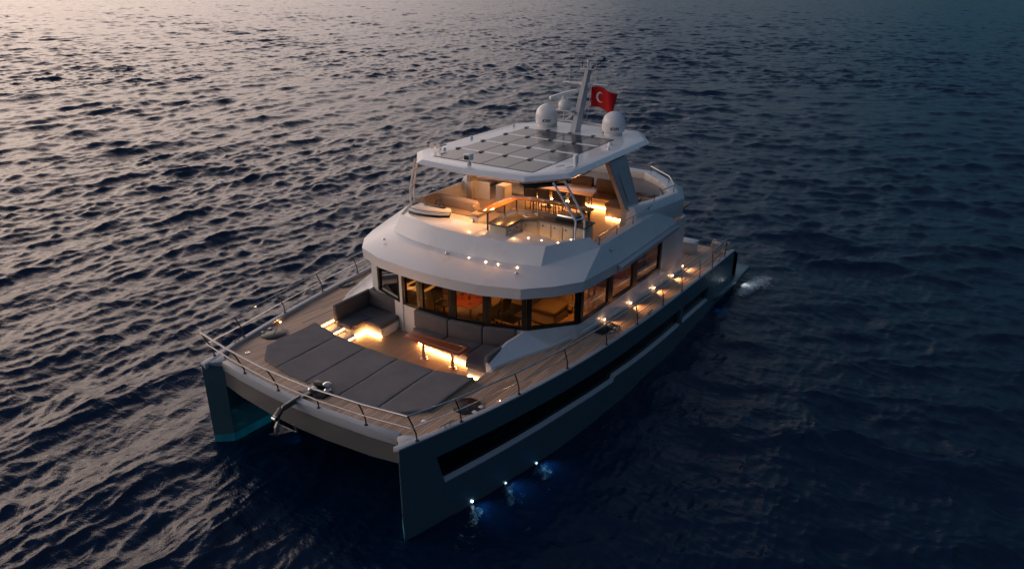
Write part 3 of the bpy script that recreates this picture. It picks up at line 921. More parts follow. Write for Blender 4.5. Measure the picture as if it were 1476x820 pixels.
m = MB(); m.tube([(13.75, 0.63, 6.76), (13.75, 0.62, 7.14)], 0.028, 8); m.build('support_post', WHITE2, MAST)

def text_mesh(name, body, size, mat, parent, place):
    cu = bpy.data.curves.new(name, 'FONT'); cu.body = body; cu.size = size; cu.align_x = 'CENTER'; cu.extrude = 0.0; cu.shear = 0.3; cu.offset = 0.004
    cu.resolution_u = 3
    tmp = bpy.data.objects.new(name, cu); COL.objects.link(tmp)
    dg = bpy.context.evaluated_depsgraph_get()
    me = bpy.data.meshes.new_from_object(tmp.evaluated_get(dg))
    bpy.data.objects.remove(tmp); bpy.data.curves.remove(cu)
    o0 = origin_of(parent)
    for v in me.vertices:
        v.co = Vector(place(v.co.x, v.co.y))-o0
    me.materials.clear(); me.materials.append(mat)
    o = bpy.data.objects.new(name, me); COL.objects.link(o); o.parent = parent
    return o

for y in (1.34, -1.34):
    m = MB()
    prof = [(0, 0.10), (0.32, 0.10), (0.37, 0.13), (0.39, 0.20), (0.395, 0.40)]
    for t in np.linspace(0.1, PI/2, 8): prof.append((0.395*math.cos(t)+1e-4, 0.40+0.40*math.sin(t)))
    m.lathe(prof, (13.72, y, 6.47), 36)
    d = m.build('satellite_dome', DOME, yacht, ang=50)
    m = MB(); m.lathe([(0, 0.0), (0.31, 0.0), (0.31, 0.105), (0, 0.105)], (13.72, y, 6.47), 28); m.build('dome_base', WHITE2, d)
    ang0 = PI+0.50
    text_mesh('maker_mark', 'KVH', 0.15, BLACK, d, lambda tx, ty: (13.72+0.399*math.cos(ang0+tx/0.395), y+0.399*math.sin(ang0+tx/0.395), 6.47+0.21+ty))

# small gear on the hardtop
def searchlight(x, y):
    m = MB(); m.lathe([(0, 0), (0.07, 0), (0.06, 0.06), (0.035, 0.08), (0.035, 0.16), (0, 0.16)], (x, y, 6.47), 14)
    b = m.build('searchlight', WHITE2, hardtop)
    return b
b = searchlight(7.42, 0.22)
m = MB(); m.box(7.30, 7.50, 0.10, 0.34, 6.62, 6.80); m.build('lamp_head', DOME, hardtop, bevel=0.03)
m = MB(); m.box(7.285, 7.299, 0.14, 0.30, 6.65, 6.77); m.build('lamp_lens', BLACK, hardtop, bevel=0.005)
m = MB()
for dy in (-0.10, 0.10):
    m.lathe([(0, 0), (0.05, 0), (0.05, 0.07), (0, 0.07)], (8.62, 2.16+dy, 6.47), 12)
for dy, r in ((-0.13, 0.08), (0.12, 0.08)):
    rg = [[(8.70-0.42*t, 2.16+dy+rr*math.cos(a), 6.62+rr*math.sin(a)) for a in np.linspace(0, 2*PI, 14, endpoint=False)] for t, rr in ((0, 0.02), (0.5, 0.03), (0.8, 0.05), (1.0, 0.10))]
    m.loft(rg)
m.build('horn', STEEL, hardtop)
m = MB(); m.lathe([(0, 0), (0.06, 0), (0.05, 0.10), (0, 0.12)], (9.05, -2.40, 6.47), 14); m.lathe([(0, 0), (0.075, 0), (0.075, 0.22), (0.05, 0.25), (0, 0.25)], (9.05, -2.40, 6.55), 14)
m.build('camera_housing', DOME, hardtop)
for x, y, r in ((12.15, -1.98, 0.075), (10.4, 2.3, 0.06), (11.5, -2.25, 0.05), (13.0, 2.3, 0.05)):
    m = MB(); m.lathe([(0, 0), (r, 0), (r, 0.03), (r*0.8, 0.07), (r*0.3, 0.10), (0, 0.10)], (x, y, 6.47), 16); m.build('gps_dome', DOME, hardtop)
m = MB()
for x, y in ((8.35, -2.15),):
    m.tube([(x, y, 6.47), (x, y, 6.56), (x+0.28, y-0.1, 6.56), (x+0.28, y-0.1, 6.47)], 0.014, 6)
    m.tube([(x+0.16, y-0.25, 6.47), (x+0.16, y-0.25, 6.53), (x+0.44, y-0.33, 6.53), (x+0.44, y-0.33, 6.47)], 0.014, 6)
m.build('grab_handle', STEEL, hardtop)

# ------------------------------------------------------------------ guard rails
RO = (-0.28, 0.0, 0.66)
def railx(x): return (x, w(x)-0.05)
bow_s = [(0.47, 3.38), ]
def guard_rail():
    xsP = [1.63, 3.40, 5.20, 7.0, 8.75, 10.6, 12.24, 13.97, 15.33]
    hP = [0.68, 0.66, 0.66, 0.67, 0.69, 0.68, 0.70, 0.70, 0.70]
    for sg in (-1, 1):
        base = [(0.47, sg*3.40, 2.43)]; tops = [(0.20, sg*3.42, 3.20)]
        for x, h in zip(xsP, hP):
            bx, by = x, sg*(w(x)-0.045); bz = sheer(x)+0.018
            base.append((bx, by, bz)); tops.append((bx-0.20, by, bz+h))
        base.append((16.71, sg*4.86, sheer(16.71)+0.018)); tops.append((16.69, sg*4.86, sheer(16.71)+0.74))
        m = MB()
        m.tube(tops, 0.021, 8)
        m.tube([(16.69, sg*4.86, sheer(16.71)+0.72), (16.74, sg*4.86, sheer(16.7)+0.018)], 0.026, 8)
        r = m.build('guard_rail', STEEL, yacht)
        mid = [tuple((Vector(a)*0.48+Vector(b)*0.52)) for a, b in zip(base, tops)]
        m = MB(); m.tube(mid, 0.012, 6); m.build('lower_rail', STEEL, r)
        for a, t in zip(base[:-1], tops[:-1]):
            a = Vector(a); t = Vector(t)
            m = MB()
            m.tube([a, a+Vector((-0.01, 0, 0.10)), a.lerp(t, 0.32)+Vector((0.045, 0, 0)), a.lerp(t, 0.65)+Vector((0.03, 0, 0)), t], 0.017, 7)
            m.lathe([(0, 0), (0.045, 0), (0.045, 0.012), (0.025, 0.02), (0, 0.02)], a, 10)
            m.build('stanchion', DSTEEL, r)
    # bow rail
    tp = [(0.20, 3.42, 3.20), (0.08, 2.3, 3.15), (0.0, 0.9, 3.10), (-0.01, 0.0, 3.09), (0.0, -0.9, 3.10), (0.08, -2.3, 3.15), (0.20, -3.42, 3.20)]
    m = MB(); m.tube(tp, 0.023, 8)
    r = m.build('bow_rail', STEEL, yacht)
    m = MB(); m.tube([(p[0]+0.10, p[1]*0.995, p[2]-0.36) for p in tp], 0.016, 8); m.build('lower_rail', STEEL, r)
    for y in (1.99, 0.66, -0.70, -2.08):
        fx = interp(abs(y), [0, 0.9, 2.2, 2.94], [0.2, 0.22, 0.32, 0.42])
        ty = y+0.06*(1 if y > 0 else -1)
        tx = interp(abs(ty), [0, 0.9, 2.3, 3.42], [-0.01, 0.0, 0.08, 0.20]); tz = interp(abs(ty), [0, 0.9, 2.3, 3.42], [3.09, 3.10, 3.15, 3.20])
        a = Vector((fx, y, 2.43)); t = Vector((tx, ty, tz))
        m = MB(); m.tube([a, a+Vector((0.0, 0, 0.12)), a.lerp(t, 0.35)+Vector((0.04, 0, 0)), a.lerp(t, 0.65)+Vector((0.03, 0, 0)), t], 0.018, 7)
        m.lathe([(0, 0), (0.045, 0), (0.045, 0.012), (0.025, 0.02), (0, 0.02)], a, 10)
        m.build('stanchion', DSTEEL, r)
guard_rail()

def small_rail(pts, h, posts, name='flybridge_rail', rad=0.018):
    m = MB(); m.tube([(x, y, z+h) for x, y, z in pts], rad, 8)
    r = m.build(name, STEEL, yacht)
    for (x, y, z) in posts:
        m = MB(); m.tube([(x, y, z), (x, y, z+h)], 0.013, 6); m.build('stanchion', DSTEEL, r)
for sg in (1, -1):
    small_rail([(8.45, sg*3.44, 4.40), (8.6, sg*3.50, 4.42), (9.6, sg*3.54, 4.44), (12.9, sg*3.62, 4.47)], 0.26,
               [(8.6, sg*3.50, 4.41), (9.7, sg*3.53, 4.43), (10.8, sg*3.56, 4.44), (11.9, sg*3.59, 4.45), (12.85, sg*3.62, 4.46)])
ap = [(11.9, 3.42, 4.8), (12.4, 3.56, 4.8), (13.75, 3.70, 4.8), (14.75, 3.12, 4.8), (15.75, 2.02, 4.8), (15.85, 0, 4.8), (15.75, -2.02, 4.8), (14.75, -3.12, 4.8), (13.75, -3.70, 4.8), (12.4, -3.56, 4.8), (11.9, -3.42, 4.8)]
small_rail(ap, 0.24, [ap[i] for i in (1, 2, 3, 4, 5, 6, 7, 8, 9)])

# ------------------------------------------------------------------ deck hardware
def hatch(x, y, lx, ly, prop=False):
    z = deck_z(x)
    c = 0.30
    oct_ = lambda a, b: [(x-a, y-b*0.45), (x-a*0.45, y-b), (x+a*0.55, y-b), (x+a, y-b*0.4), (x+a, y+b*0.4), (x+a*0.55, y+b), (x-a*0.45, y+b), (x-a, y+b*0.45)]
    m = MB(); m.prism(oct_(lx/2+0.06, ly/2+0.06), z-0.02, z+0.012)
    h = m.build('deck_hatch', TEAKP, yacht, bevel=0.004, seg=1)
    m = MB(); m.prism(oct_(lx/2, ly/2), z+0.005, z+0.035); m.build('hatch_lid', DARKH, h, bevel=0.01)
    for dx in (-0.13, 0.13):
        m = MB(); s = 1 if y > 0 else -1
        m.box(x+dx-0.05, x+dx+0.05, y+s*ly/2-0.05, y+s*ly/2+0.05, z+0.036, z+0.055); m.build('hinge', WHITE2, h, bevel=0.005)
    m = MB(); m.tube([(x-lx*0.28, y-ly*0.25, z+0.04), (x+lx*0.3, y+ly*0.2, z+0.04)], 0.009, 6); m.build('hatch_handle', BLACK, h)
for sg in (1, -1):
    hatch(2.33, sg*3.35, 0.68, 0.62)
    hatch(8.05, sg*(4.12 if sg < 0 else 4.36), 0.85, 0.50 if sg < 0 else 0.4)
    hatch(6.2, sg*4.34, 0.60, 0.36) if sg > 0 else None

def cleat(x, sg):
    y = sg*(w(x)-0.09); z = sheer(x)+0.018
    d = Vector((1, sg*(0.299-0.028*x) if x < 10 else 0, -0.02)).normalized()
    m = MB(); c = Vector((x, y, z))
    for s in (-0.07, 0.07): m.tube([c+d*s, c+d*s+Vector((0, 0, 0.07))], 0.018, 8)
    m.tube([c-d*0.21+Vector((0, 0, 0.075)), c-d*0.1+Vector((0, 0, 0.085)), c+d*0.1+Vector((0, 0, 0.085)), c+d*0.21+Vector((0, 0, 0.075))], [0.012, 0.022, 0.022, 0.012], 8)
    m.build('mooring_cleat', STEEL, yacht)
for sg in (1, -1):
    for x in (1.30, 9.7, 16.2): cleat(x, sg)
# round filler caps on the foredeck and a small deck LED
for x, y in ((1.16, 2.98), (1.24, -2.95)):
    m = MB(); m.lathe([(0, 0), (0.065, 0), (0.065, 0.012), (0.035, 0.015), (0.03, 0.004), (0, 0.004)], (x, y, deck_z(x)), 16); m.build('filler_cap', STEEL, yacht)
for sg in (1, -1):
    x = 2.98; m = MB(); m.lathe([(0, 0), (0.022, 0), (0.018, 0.01), (0, 0.012)], (x, sg*(w(x)-0.22), deck_z(x)), 10)
    m.build('deck_light', LED, yacht)

# courtesy lights at the foot of the cabin side, each throws a warm pool on the side deck
for x, yy in ((8.45, 3.85), (10.15, 3.93), (11.9, 3.98), (13.5, 4.0), (14.75, 3.9)):
    for sg in (1, -1):
        z = deck_z(x)+0.10
        m = MB(); m.box(x-0.035, x+0.035, sg*(yy+0.03), sg*(yy+0.055), z-0.02, z+0.02)
        o = m.build('courtesy_light', SPOTC, yacht, bevel=0.004, seg=1)
        lamp('courtesy_lamp', 'SPOT', (x, sg*(yy+0.12), z+0.05), 15, (1, 0.56, 0.26), 0.02, (x+0.03, sg*(yy+0.55), z-0.20), o, 120, 0.6)

# ------------------------------------------------------------------ windlass and anchor
wz = deck_z(0.8)
WL = thing('windlass', (0.85, 0.05, wz), 'black and chrome anchor windlass on the teak foredeck in front of the sun pads', 'windlass')
m = MB(); m.prism([(0.55, 0.36), (0.50, -0.06), (0.62, -0.40), (0.98, -0.42), (1.05, 0.30)], wz, wz+0.05); m.build('base_plate', BLACK, WL, bevel=0.01)
m = MB(); m.lathe([(0, 0), (0.09, 0), (0.09, 0.05), (0.055, 0.08), (0.055, 0.14), (0.10, 0.18), (0.10, 0.21), (0.05, 0.24), (0, 0.245)], (0.90, -0.28, wz+0.05), 20); m.build('drum', STEEL, WL)
m = MB(); m.lathe([(0, 0), (0.11, 0), (0.11, 0.06), (0.04, 0.10), (0, 0.10)], (0.72, 0.04, wz+0.05), 18); m.build('gypsy', STEEL, WL)
m = MB(); m.box(0.88, 1.04, -0.16, 0.20, wz+0.05, wz+0.17); m.build('motor_cover', BLACK, WL, bevel=0.03)
m = MB()
m.prism([(0.60, 0.07), (0.60, -0.07), (-0.28, -0.07), (-0.28, 0.07)], 2.37, 2.42)
m.loft([[(-0.28, -0.075, 2.35), (-0.28, 0.075, 2.35), (-0.28, 0.075, 2.44), (-0.28, -0.075, 2.44)], [(-0.48, -0.075, 2.20), (-0.48, 0.075, 2.20), (-0.48, 0.075, 2.30), (-0.48, -0.075, 2.30)]])
roller = m.build('bow_roller', DSTEEL, yacht, bevel=0.01)
m = MB(); rg = []
for a in np.linspace(0, 2*PI, 14, endpoint=False):
    rg.append((-0.47+0.065*math.cos(a), 2.26+0.065*math.sin(a)))
m.loft([[(x, y, z) for x, z in rg] for y in (-0.055, 0.055)]); m.build('roller_wheel', STEEL, roller)
AN = thing('anchor', (-0.35, 0.0, 1.9), 'steel anchor hanging from the bow roller under the bow rail', 'anchor')
m = MB(); m.loft([[(0.35, -0.035, 2.40), (0.35, 0.035, 2.40), (0.35, 0.035, 2.50), (0.35, -0.035, 2.50)], [(-0.42, -0.035, 2.36), (-0.42, 0.035, 2.36), (-0.38, 0.035, 2.46), (-0.38, -0.035, 2.46)], [(-0.74, -0.04, 1.88), (-0.74, 0.04, 1.88), (-0.62, 0.04, 1.92), (-0.62, -0.04, 1.92)], [(-0.76, -0.05, 1.66), (-0.76, 0.05, 1.66), (-0.60, 0.05, 1.70), (-0.60, -0.05, 1.70)]])
m.build('shank', GALV, AN, bevel=0.01)
m = MB()
m.add([(-0.98, 0, 1.78), (-0.70, 0.10, 1.66), (-0.26, 0.30, 1.62), (-0.20, 0, 1.54), (-0.26, -0.30, 1.62), (-0.70, -0.10, 1.66), (-0.70, 0, 1.57),
       (-0.98, 0, 1.74), (-0.70, 0.10, 1.63), (-0.26, 0.30, 1.59), (-0.20, 0, 1.50), (-0.26, -0.30, 1.59), (-0.70, -0.10, 1.63), (-0.70, 0, 1.53)],
      [(0, 1, 6), (1, 2, 3, 6), (6, 3, 4, 5), (0, 6, 5), (7, 13, 8), (8, 13, 10, 9), (13, 12, 11, 10), (7, 12, 13), (0, 7, 8, 1), (1, 8, 9, 2), (2, 9, 10, 3), (3, 10, 11, 4), (4, 11, 12, 5), (5, 12, 7, 0)])
m.build('fluke', GALV, AN, ang=20)
m = MB(); m.tube([(-0.36, 0.42, 1.95), (-0.30, 0.46, 1.66), (-0.28, 0.34, 1.60)], 0.022, 8); m.tube([(-0.28, 0.30, 1.60), (-0.28, -0.30, 1.60)], 0.022, 8); m.tube([(-0.28, -0.34, 1.60), (-0.30, -0.46, 1.66), (-0.36, -0.42, 1.95)], 0.022, 8); m.build('roll_bar', GALV, AN)
AN.scale = (0.74, 0.74, 0.74); AN.location = (-0.22, 0.0, 2.05)

# ------------------------------------------------------------------ cushions
def soft(name, mat, parent, poly, z0, z1, bev=0.05, wrinkle=0.0, label=None, sub=2):
    """a stuffed pad: prism with rounded edges, finely divided and gently uneven"""
    m = MB(); m.prism(poly, z0, z1)
    o = m.build(name, mat, parent, bevel=bev, seg=3, label=label, ang=60)
    if wrinkle > 0:
        me = o.data; bm = bmesh.new(); bm.from_mesh(me)
        bmesh.ops.triangulate(bm, faces=[f for f in bm.faces if len(f.verts) > 4])
        for _ in range(4):
            es = [e for e in bm.edges if e.calc_length() > 0.16]
            if not es: break
            bmesh.ops.subdivide_edges(bm, edges=es, cuts=1, use_grid_fill=True)
        bmesh.ops.triangulate(bm, faces=[f for f in bm.faces if len(f.verts) > 4])
        sx, sy = random.uniform(0, 9), random.uniform(0, 9)
        for v in bm.verts:
            x, y = v.co.x, v.co.y
            d = math.sin(3.1*x+sx+1.3*math.sin(1.7*y+sy))*0.5 + math.sin(5.3*y+1.9*x+sy)*0.35 + math.sin(11*(x+0.6*y)+sx)*0.22
            v.co.z += wrinkle*d
        bm.to_mesh(me); bm.free()
        me.polygons.foreach_set('use_smooth', [True]*len(me.polygons))
    return o

# sun pad: five upholstered panels on a teak-edged plinth
dz = 2.27
SP = thing('sun_pad', (2.2, 0, dz), 'wide grey canvas sun pad of five panels on the foredeck', 'sun pad')
ol = lambda g: [(1.12-g, 2.30+g*0.6), (1.66-g, 2.84+g*0.7), (3.40, 2.78+g*0.4), (3.14, 1.7), (3.06, 0.5), (3.06, -0.5), (3.14, -1.7), (3.40, -2.78-g*0.4), (1.66-g, -2.84-g*0.7), (1.12-g, -2.30-g*0.6), (0.94-g, -1.2), (0.90-g, 0), (0.94-g, 1.2)]
m = MB(); m.prism(ol(0.07), dz-0.06, dz+0.02); m.build('teak_frame', TEAKP, SP, bevel=0.01)
fx = lambda y: interp(abs(y), [0, 1.2, 2.3, 2.84], [0.90, 0.94, 1.12, 1.66])
ax = lambda y: interp(abs(y), [0, 0.5, 1.7, 2.78], [3.04, 3.06, 3.14, 3.40])
seams = [2.82, 1.66, 0.52, -0.60, -1.74, -2.82]
for a, b in zip(seams[:-1], seams[1:]):
    g = 0.012
    a2, b2 = a-g, b+g
    ys = [a2] + [y for y in (2.3, 1.2, 0.5, -1.2, -2.3, -0.5) if b2 < y < a2]
    ys = sorted(set(ys+[b2]), reverse=True)
    poly = [(fx(y)+0.02, y) for y in ys] + [(ax(y)-0.02, y) for y in reversed(ys)]
    soft('pad', CUSH, SP, poly, dz+0.022, dz+0.10, 0.018, 0.011)

# port U-shaped sofa in the well
SZ = WZ
PS = thing('sofa', (4.7, -1.3, WZ), 'large U-shaped charcoal sofa in front of the cabin windows', 'sofa', 'foredeck sofas')
m = MB(); m.prism([(4.92, 0.45), (4.72, -0.2), (4.60, -1.78), (4.14, -2.02), (4.16, -2.74), (5.6, -2.74), (5.35, -1.8), (5.16, -0.7), (5.12, 0.42)], WZ, WZ+0.27)
m.build('base', WHITE2, PS, bevel=0.02)
for a, b in ((0.50, -0.66), (-0.68, -1.72)):
    poly = [(interp(a, [-1.9, -0.2, 0.5], [4.56, 4.68, 4.90]), a), (interp(b, [-1.9, -0.2, 0.5], [4.56, 4.68, 4.90]), b), (wallx(b)-0.10, b), (wallx(a)-0.10, a)]
    soft('seat_cushion', CUSH2, PS, poly, WZ+0.28, WZ+0.42, 0.035, 0.004)
soft('seat_cushion', CUSH2, PS, [(4.57, -1.74), (4.10, -1.98), (4.18, -2.60), (5.40, -2.60), (5.34, -1.74)], WZ+0.28, WZ+0.42, 0.035, 0.004)
for a, b in ((0.55, -0.66), (-0.68, -1.72), (-1.74, -2.58)):
    poly = [(wallx(a)-0.20, a), (wallx(b)-0.20, b), (wallx(b)-0.05, b), (wallx(a)-0.05, a)]
    soft('back_cushion', CUSH2, PS, poly, WZ+0.40, 2.68, 0.04, 0.0)
soft('back_cushion', CUSH2, PS, [(4.12, -2.58), (5.46, -2.58), (5.52, -2.72), (4.12, -2.72)], WZ+0.40, 2.55, 0.04)
m = MB(); m.loft([[(x, y, WZ+0.02), (x+0.015, y, WZ+0.02), (x+0.015, y, WZ+0.055), (x, y, WZ+0.055)] for x, y in ((4.895, 0.35), (4.695, -0.2), (4.58, -1.75))])
l = m.build('led_strip', LED, PS)
m = MB(); m.loft([[(x, y, WZ+0.02), (x+0.01, y+0.01, WZ+0.02), (x+0.01, y+0.01, WZ+0.05), (x, y, WZ+0.05)] for x, y in ((4.12, -2.05), (4.14, -2.6))])
m.build('led_strip', LED, PS)

# starboard corner sofa
SS = thing('sofa', (4.9, 2.1, WZ), 'small L-shaped charcoal corner sofa beside the lit steps', 'sofa', 'foredeck sofas')
m = MB(); m.prism([(4.08, 2.03), (4.07, 2.72), (5.55, 2.72), (5.45, 1.38), (4.56, 1.38), (4.56, 2.01)], WZ, WZ+0.27); m.build('base', WHITE2, SS, bevel=0.02)
soft('seat_cushion', CUSH2, SS, [(4.02, 2.06), (3.98, 2.62), (4.82, 2.62), (4.82, 1.98), (4.50, 1.98)], WZ+0.28, WZ+0.42, 0.035, 0.004)
soft('seat_cushion', CUSH2, SS, [(4.52, 1.38), (4.52, 1.96), (4.84, 1.96), (4.84, 2.62), (5.40, 2.62), (5.36, 1.38)], WZ+0.28, WZ+0.42, 0.035, 0.004)
soft('back_cushion', CUSH2, SS, [(4.02, 2.62), (5.50, 2.62), (5.54, 2.76), (4.02, 2.76)], WZ+0.40, 2.66, 0.04)
soft('back_cushion', CUSH2, SS, [(5.36, 1.40), (5.50, 1.40), (5.54, 2.62), (5.40, 2.62)], WZ+0.40, 2.66, 0.04)
for pts in (((4.10, 2.01), (4.53, 1.99)), ((4.53, 1.97), (4.53, 1.40))):
    m = MB(); (xa, ya), (xb, yb) = pts
    m.loft([[(x-0.012, y-0.012, WZ+0.02), (x+0.006, y+0.006, WZ+0.02), (x+0.006, y+0.006, WZ+0.05), (x-0.012, y-0.012, WZ+0.05)] for x, y in pts])
    m.build('led_strip', LED, SS)
# cabinet between sofa and door
m = MB(); m.prism([(4.62, 1.375), (5.30, 1.375), (5.30, 1.345), (4.62, 1.345)], WZ, WZ+0.275); m.build('side_panel', WHITE2, SS, bevel=0.02)

# slim inlaid table on two legs
TZ = 2.40
T = thing('cocktail_table', (4.32, -0.85, WZ), 'slim varnished red wood table with pale inlay line in front of the charcoal sofa', 'table')
tp = [(4.02, 0.06), (4.42, 0.10), (4.56, -1.82), (4.04, -1.84)]
m = MB(); m.prism(tp, TZ-0.04, TZ); m.build('table_top', MAHOG, T, bevel=0.012)
def insetq(pl, k):
    c = Vector((sum(p[0] for p in pl)/4, sum(p[1] for p in pl)/4)); out = []
    for p in pl:
        d = Vector(p)-c; out.append((p[0]-k*(1 if d.x > 0 else -1), p[1]-k*(1 if d.y > 0 else -1)))
    return out
a = insetq(tp, 0.08); b = insetq(tp, 0.102)
m = MB(); n = 4
m.add([(x, y, TZ+0.0015) for x, y in a]+[(x, y, TZ+0.0015) for x, y in b], [(i, (i+1) % 4, 4+(i+1) % 4, 4+i) for i in range(4)])
m.build('inlay', INLAY, T)
for y in (-0.42, -1.42):
    m = MB(); m.lathe([(0, 0), (0.11, 0), (0.10, 0.02), (0.055, 0.04), (0.05, TZ-WZ-0.045), (0, TZ-WZ-0.045)], (4.30, y, WZ), 18); m.build('leg', STEEL, T)

# ------------------------------------------------------------------ flybridge furniture
FZ = 4.05
# galley counter, U-shaped
G = thing('galley_counter', (8.4, -1.6, FZ), 'flybridge galley of cream cabinets under a grey counter with round sink', 'galley counter')
body = [(7.25, -0.62), (8.62, -0.48), (8.92, -1.05), (8.92, -3.12), (8.34, -3.12), (8.34, -1.66), (8.06, -1.18), (7.25, -1.18)]
m = MB(); m.prism([(x*1.0, y) for x, y in body], FZ+0.005, 4.885); m.build('cabinet_body', CABIN, G, bevel=0.006)
ct = [(7.18, -0.58), (8.66, -0.43), (8.97, -1.03), (8.97, -3.17), (8.29, -3.17), (8.29, -1.67), (8.03, -1.22), (7.18, -1.22)]
m = MB(); m.prism(ct, 4.888, 4.93); m.build('worktop', COUNT, G, bevel=0.008)
doors = [((8.315, -1.70), (8.315, -2.05)), ((8.315, -2.09), (8.315, -2.44)), ((8.315, -2.48), (8.315, -2.80)), ((8.04, -1.235), (8.285, -1.62)), ((7.32, -1.20), (7.66, -1.20)), ((7.69, -1.20), (8.0, -1.20))]
for a, b in doors:
    mm = wall_panel(a, b, FZ+0.10, FZ+0.10, 'x', None, None, 0.03, 4.84)
    d = mm.build('cabinet_door', CABIN, G, bevel=0.006)
    mid = Vector(a).lerp(Vector(b), 0.25); nd = (Vector(b)-Vector(a)).normalized(); nn = Vector((nd.y, -nd.x))
    if nn.dot(Vector((-1, -0.3))) < 0: nn = -nn
    m = MB(); m.lathe([(0, -0.018), (0.022, -0.018), (0.022, 0.018), (0, 0.018)], (mid.x+nn.x*0.025, mid.y+nn.y*0.025, 4.76), 10); m.build('knob', DSTEEL, d)
m = MB(); m.lathe([(0.20, 0.008), (0.235, 0.010), (0.235, 0.002), (0.205, 0.0), (0.18, -0.16), (0.0, -0.17), (0.0, -0.165), (0.172, -0.15)], (8.50, -1.24, 4.93), 30)
m2 = MB(); m2.lathe([(0.0, 0.002), (0.19, 0.002), (0.20, 0.006), (0.20, 0.014), (0.235, 0.012), (0.24, 0.001), (0.24, 0.0005), (0, 0.0005)], (8.50, -1.24, 4.93), 30)
m2.build('sink', STEEL, G)
m = MB(); m.lathe([(0, 0), (0.10, 0.0), (0.16, 0.003), (0.16, 0.004), (0, 0.004)], (8.50, -1.24, 4.9335), 24)
m.build('sink_basin', COUNT, G)
m = MB(); m.lathe([(0, 0), (0.035, 0), (0.03, 0.03), (0, 0.03)], (8.84, -1.30, 4.93), 12); m.tube([(8.84, -1.30, 4.95), (8.84, -1.30, 5.26), (8.80, -1.28, 5.30), (8.62, -1.18, 5.31), (8.56, -1.16, 5.26)], 0.014, 8); m.build('faucet', STEEL, G)
GR = thing('grill', (8.72, -2.42, 4.93), 'black grill with steel lid standing on the grey galley counter', 'grill')
m = MB(); m.box(8.50, 8.94, -2.75, -2.10, 4.932, 5.06); m.build('grill_body', BLACK, GR, bevel=0.02)
m = MB(); m.loft([[(8.52, y, 5.062), (8.92, y, 5.062), (8.90, y, 5.13), (8.72, y, 5.17), (8.55, y, 5.12)] for y in (-2.72, -2.13)]); m.build('grill_lid', STEEL, GR, bevel=0.01)

# long varnished bar top on black posts
BT = thing('bar_table', (8.4, -1.0, 4.93), 'long angled orange wood bar top on slim black posts around the galley', 'bar table')
outer = [(7.30, -0.14), (8.97, -0.14), (9.22, -0.28), (9.42, -0.78), (9.38, -2.92)]
innr = [(9.10, -2.92), (9.12, -0.90), (9.00, -0.56), (8.90, -0.48), (7.34, -0.50)]
m = MB(); m.prism(outer+innr, 5.155, 5.20); m.build('table_top', BARW, BT, bevel=0.012)
for x, y, z0 in ((7.40, -0.44, FZ), (8.25, -0.47, FZ), (9.0, -0.42, FZ), (9.3, -0.85, FZ), (9.26, -1.9, FZ), (9.24, -2.82, FZ)):
    m = MB(); m.bar((x, y, z0), (x, y, 5.153), 0.04, 0.04); m.build('post', BLACK, BT)
# dining table and chairs
DT = thing('dining_table', (12.0, -0.6, FZ), 'pale glossy dining table under the hardtop with dark chairs along it', 'table')
m = MB(); m.prism([(11.62, 0.55), (12.48, 0.50), (12.62, -1.42), (11.56, -1.72)], 4.81, 4.85); m.build('table_top', TABLE, DT, bevel=0.012)
for y in (0.2, -1.2):
    m = MB(); m.box(12.0, 12.12, y-0.06, y+0.06, FZ+0.03, 4.808); m.box(11.85, 12.27, y-0.2, y+0.2, FZ, FZ+0.03); m.build('leg', DSTEEL, DT, bevel=0.01)
for x, y in ((11.72, -1.55), (12.4, -1.3)):
    m = MB(); m.bar((x, y, FZ), (x, y, 4.808), 0.035); m.build('leg', BLACK, DT)
CHM = pbr('chair_mesh', (0.035, 0.028, 0.024), 0.6, var=0.1, bump=0.2, bscale=60)
def chair():
    c = thing('dining_chair', (0, 0, 0), '', 'chair', 'chairs along the dining table')
    m = MB(); m.box(-0.22, 0.22, -0.22, 0.22, 0.43, 0.47); m.build('seat', CHM, c, bevel=0.015)
    m = MB(); rg = []
    for t in np.linspace(0, 1, 6):
        z = 0.52+0.42*t; x0 = -0.22-0.07*t; hw = 0.235+0.02*t
        rg.append([(x0+0.03*abs(s)**2, s*hw, z) for s in np.linspace(-1, 1, 7)] + [(x0-0.025+0.03*abs(s)**2, s*hw, z) for s in np.linspace(1, -1, 7)])
    m.loft(rg); m.build('backrest', CHM, c, bevel=0.0)
    for sy in (-0.21, 0.21):
        m = MB(); m.tube([(-0.19, sy, 0.0), (-0.20, sy, 0.45), (-0.28, sy, 0.92)], 0.016, 7); m.build('leg', BLACK, c)
        m = MB(); m.tube([(0.21, sy, 0.0), (0.19, sy, 0.45)], 0.016, 7); m.build('leg', BLACK, c)
        m = MB(); m.tube([(-0.23, sy*1.12, 0.66), (0.14, sy*1.12, 0.66), (0.18, sy*1.08, 0.46)], 0.014, 7); m.build('armrest', BLACK, c)
    return c
ch0 = chair()
chs = [(11.22, 0.32, 'dark dining chair nearest the cushioned bench, farthest from the galley sink'), (11.28, -0.20, 'dark dining chair second from the cushioned bench along the pale table'), (11.33, -0.74, 'dark dining chair seen just left of the steel hardtop strut'), (11.33, -1.38, 'dark dining chair behind the steel hardtop strut, at the port end of the pale table')]
for i, (x, y, lb) in enumerate(chs):
    c = ch0 if i == 0 else copy_tree(ch0)
    c.location = (x, y, FZ); c.rotation_euler = (0, 0, R(random.uniform(-5, 5))); c['label'] = lb

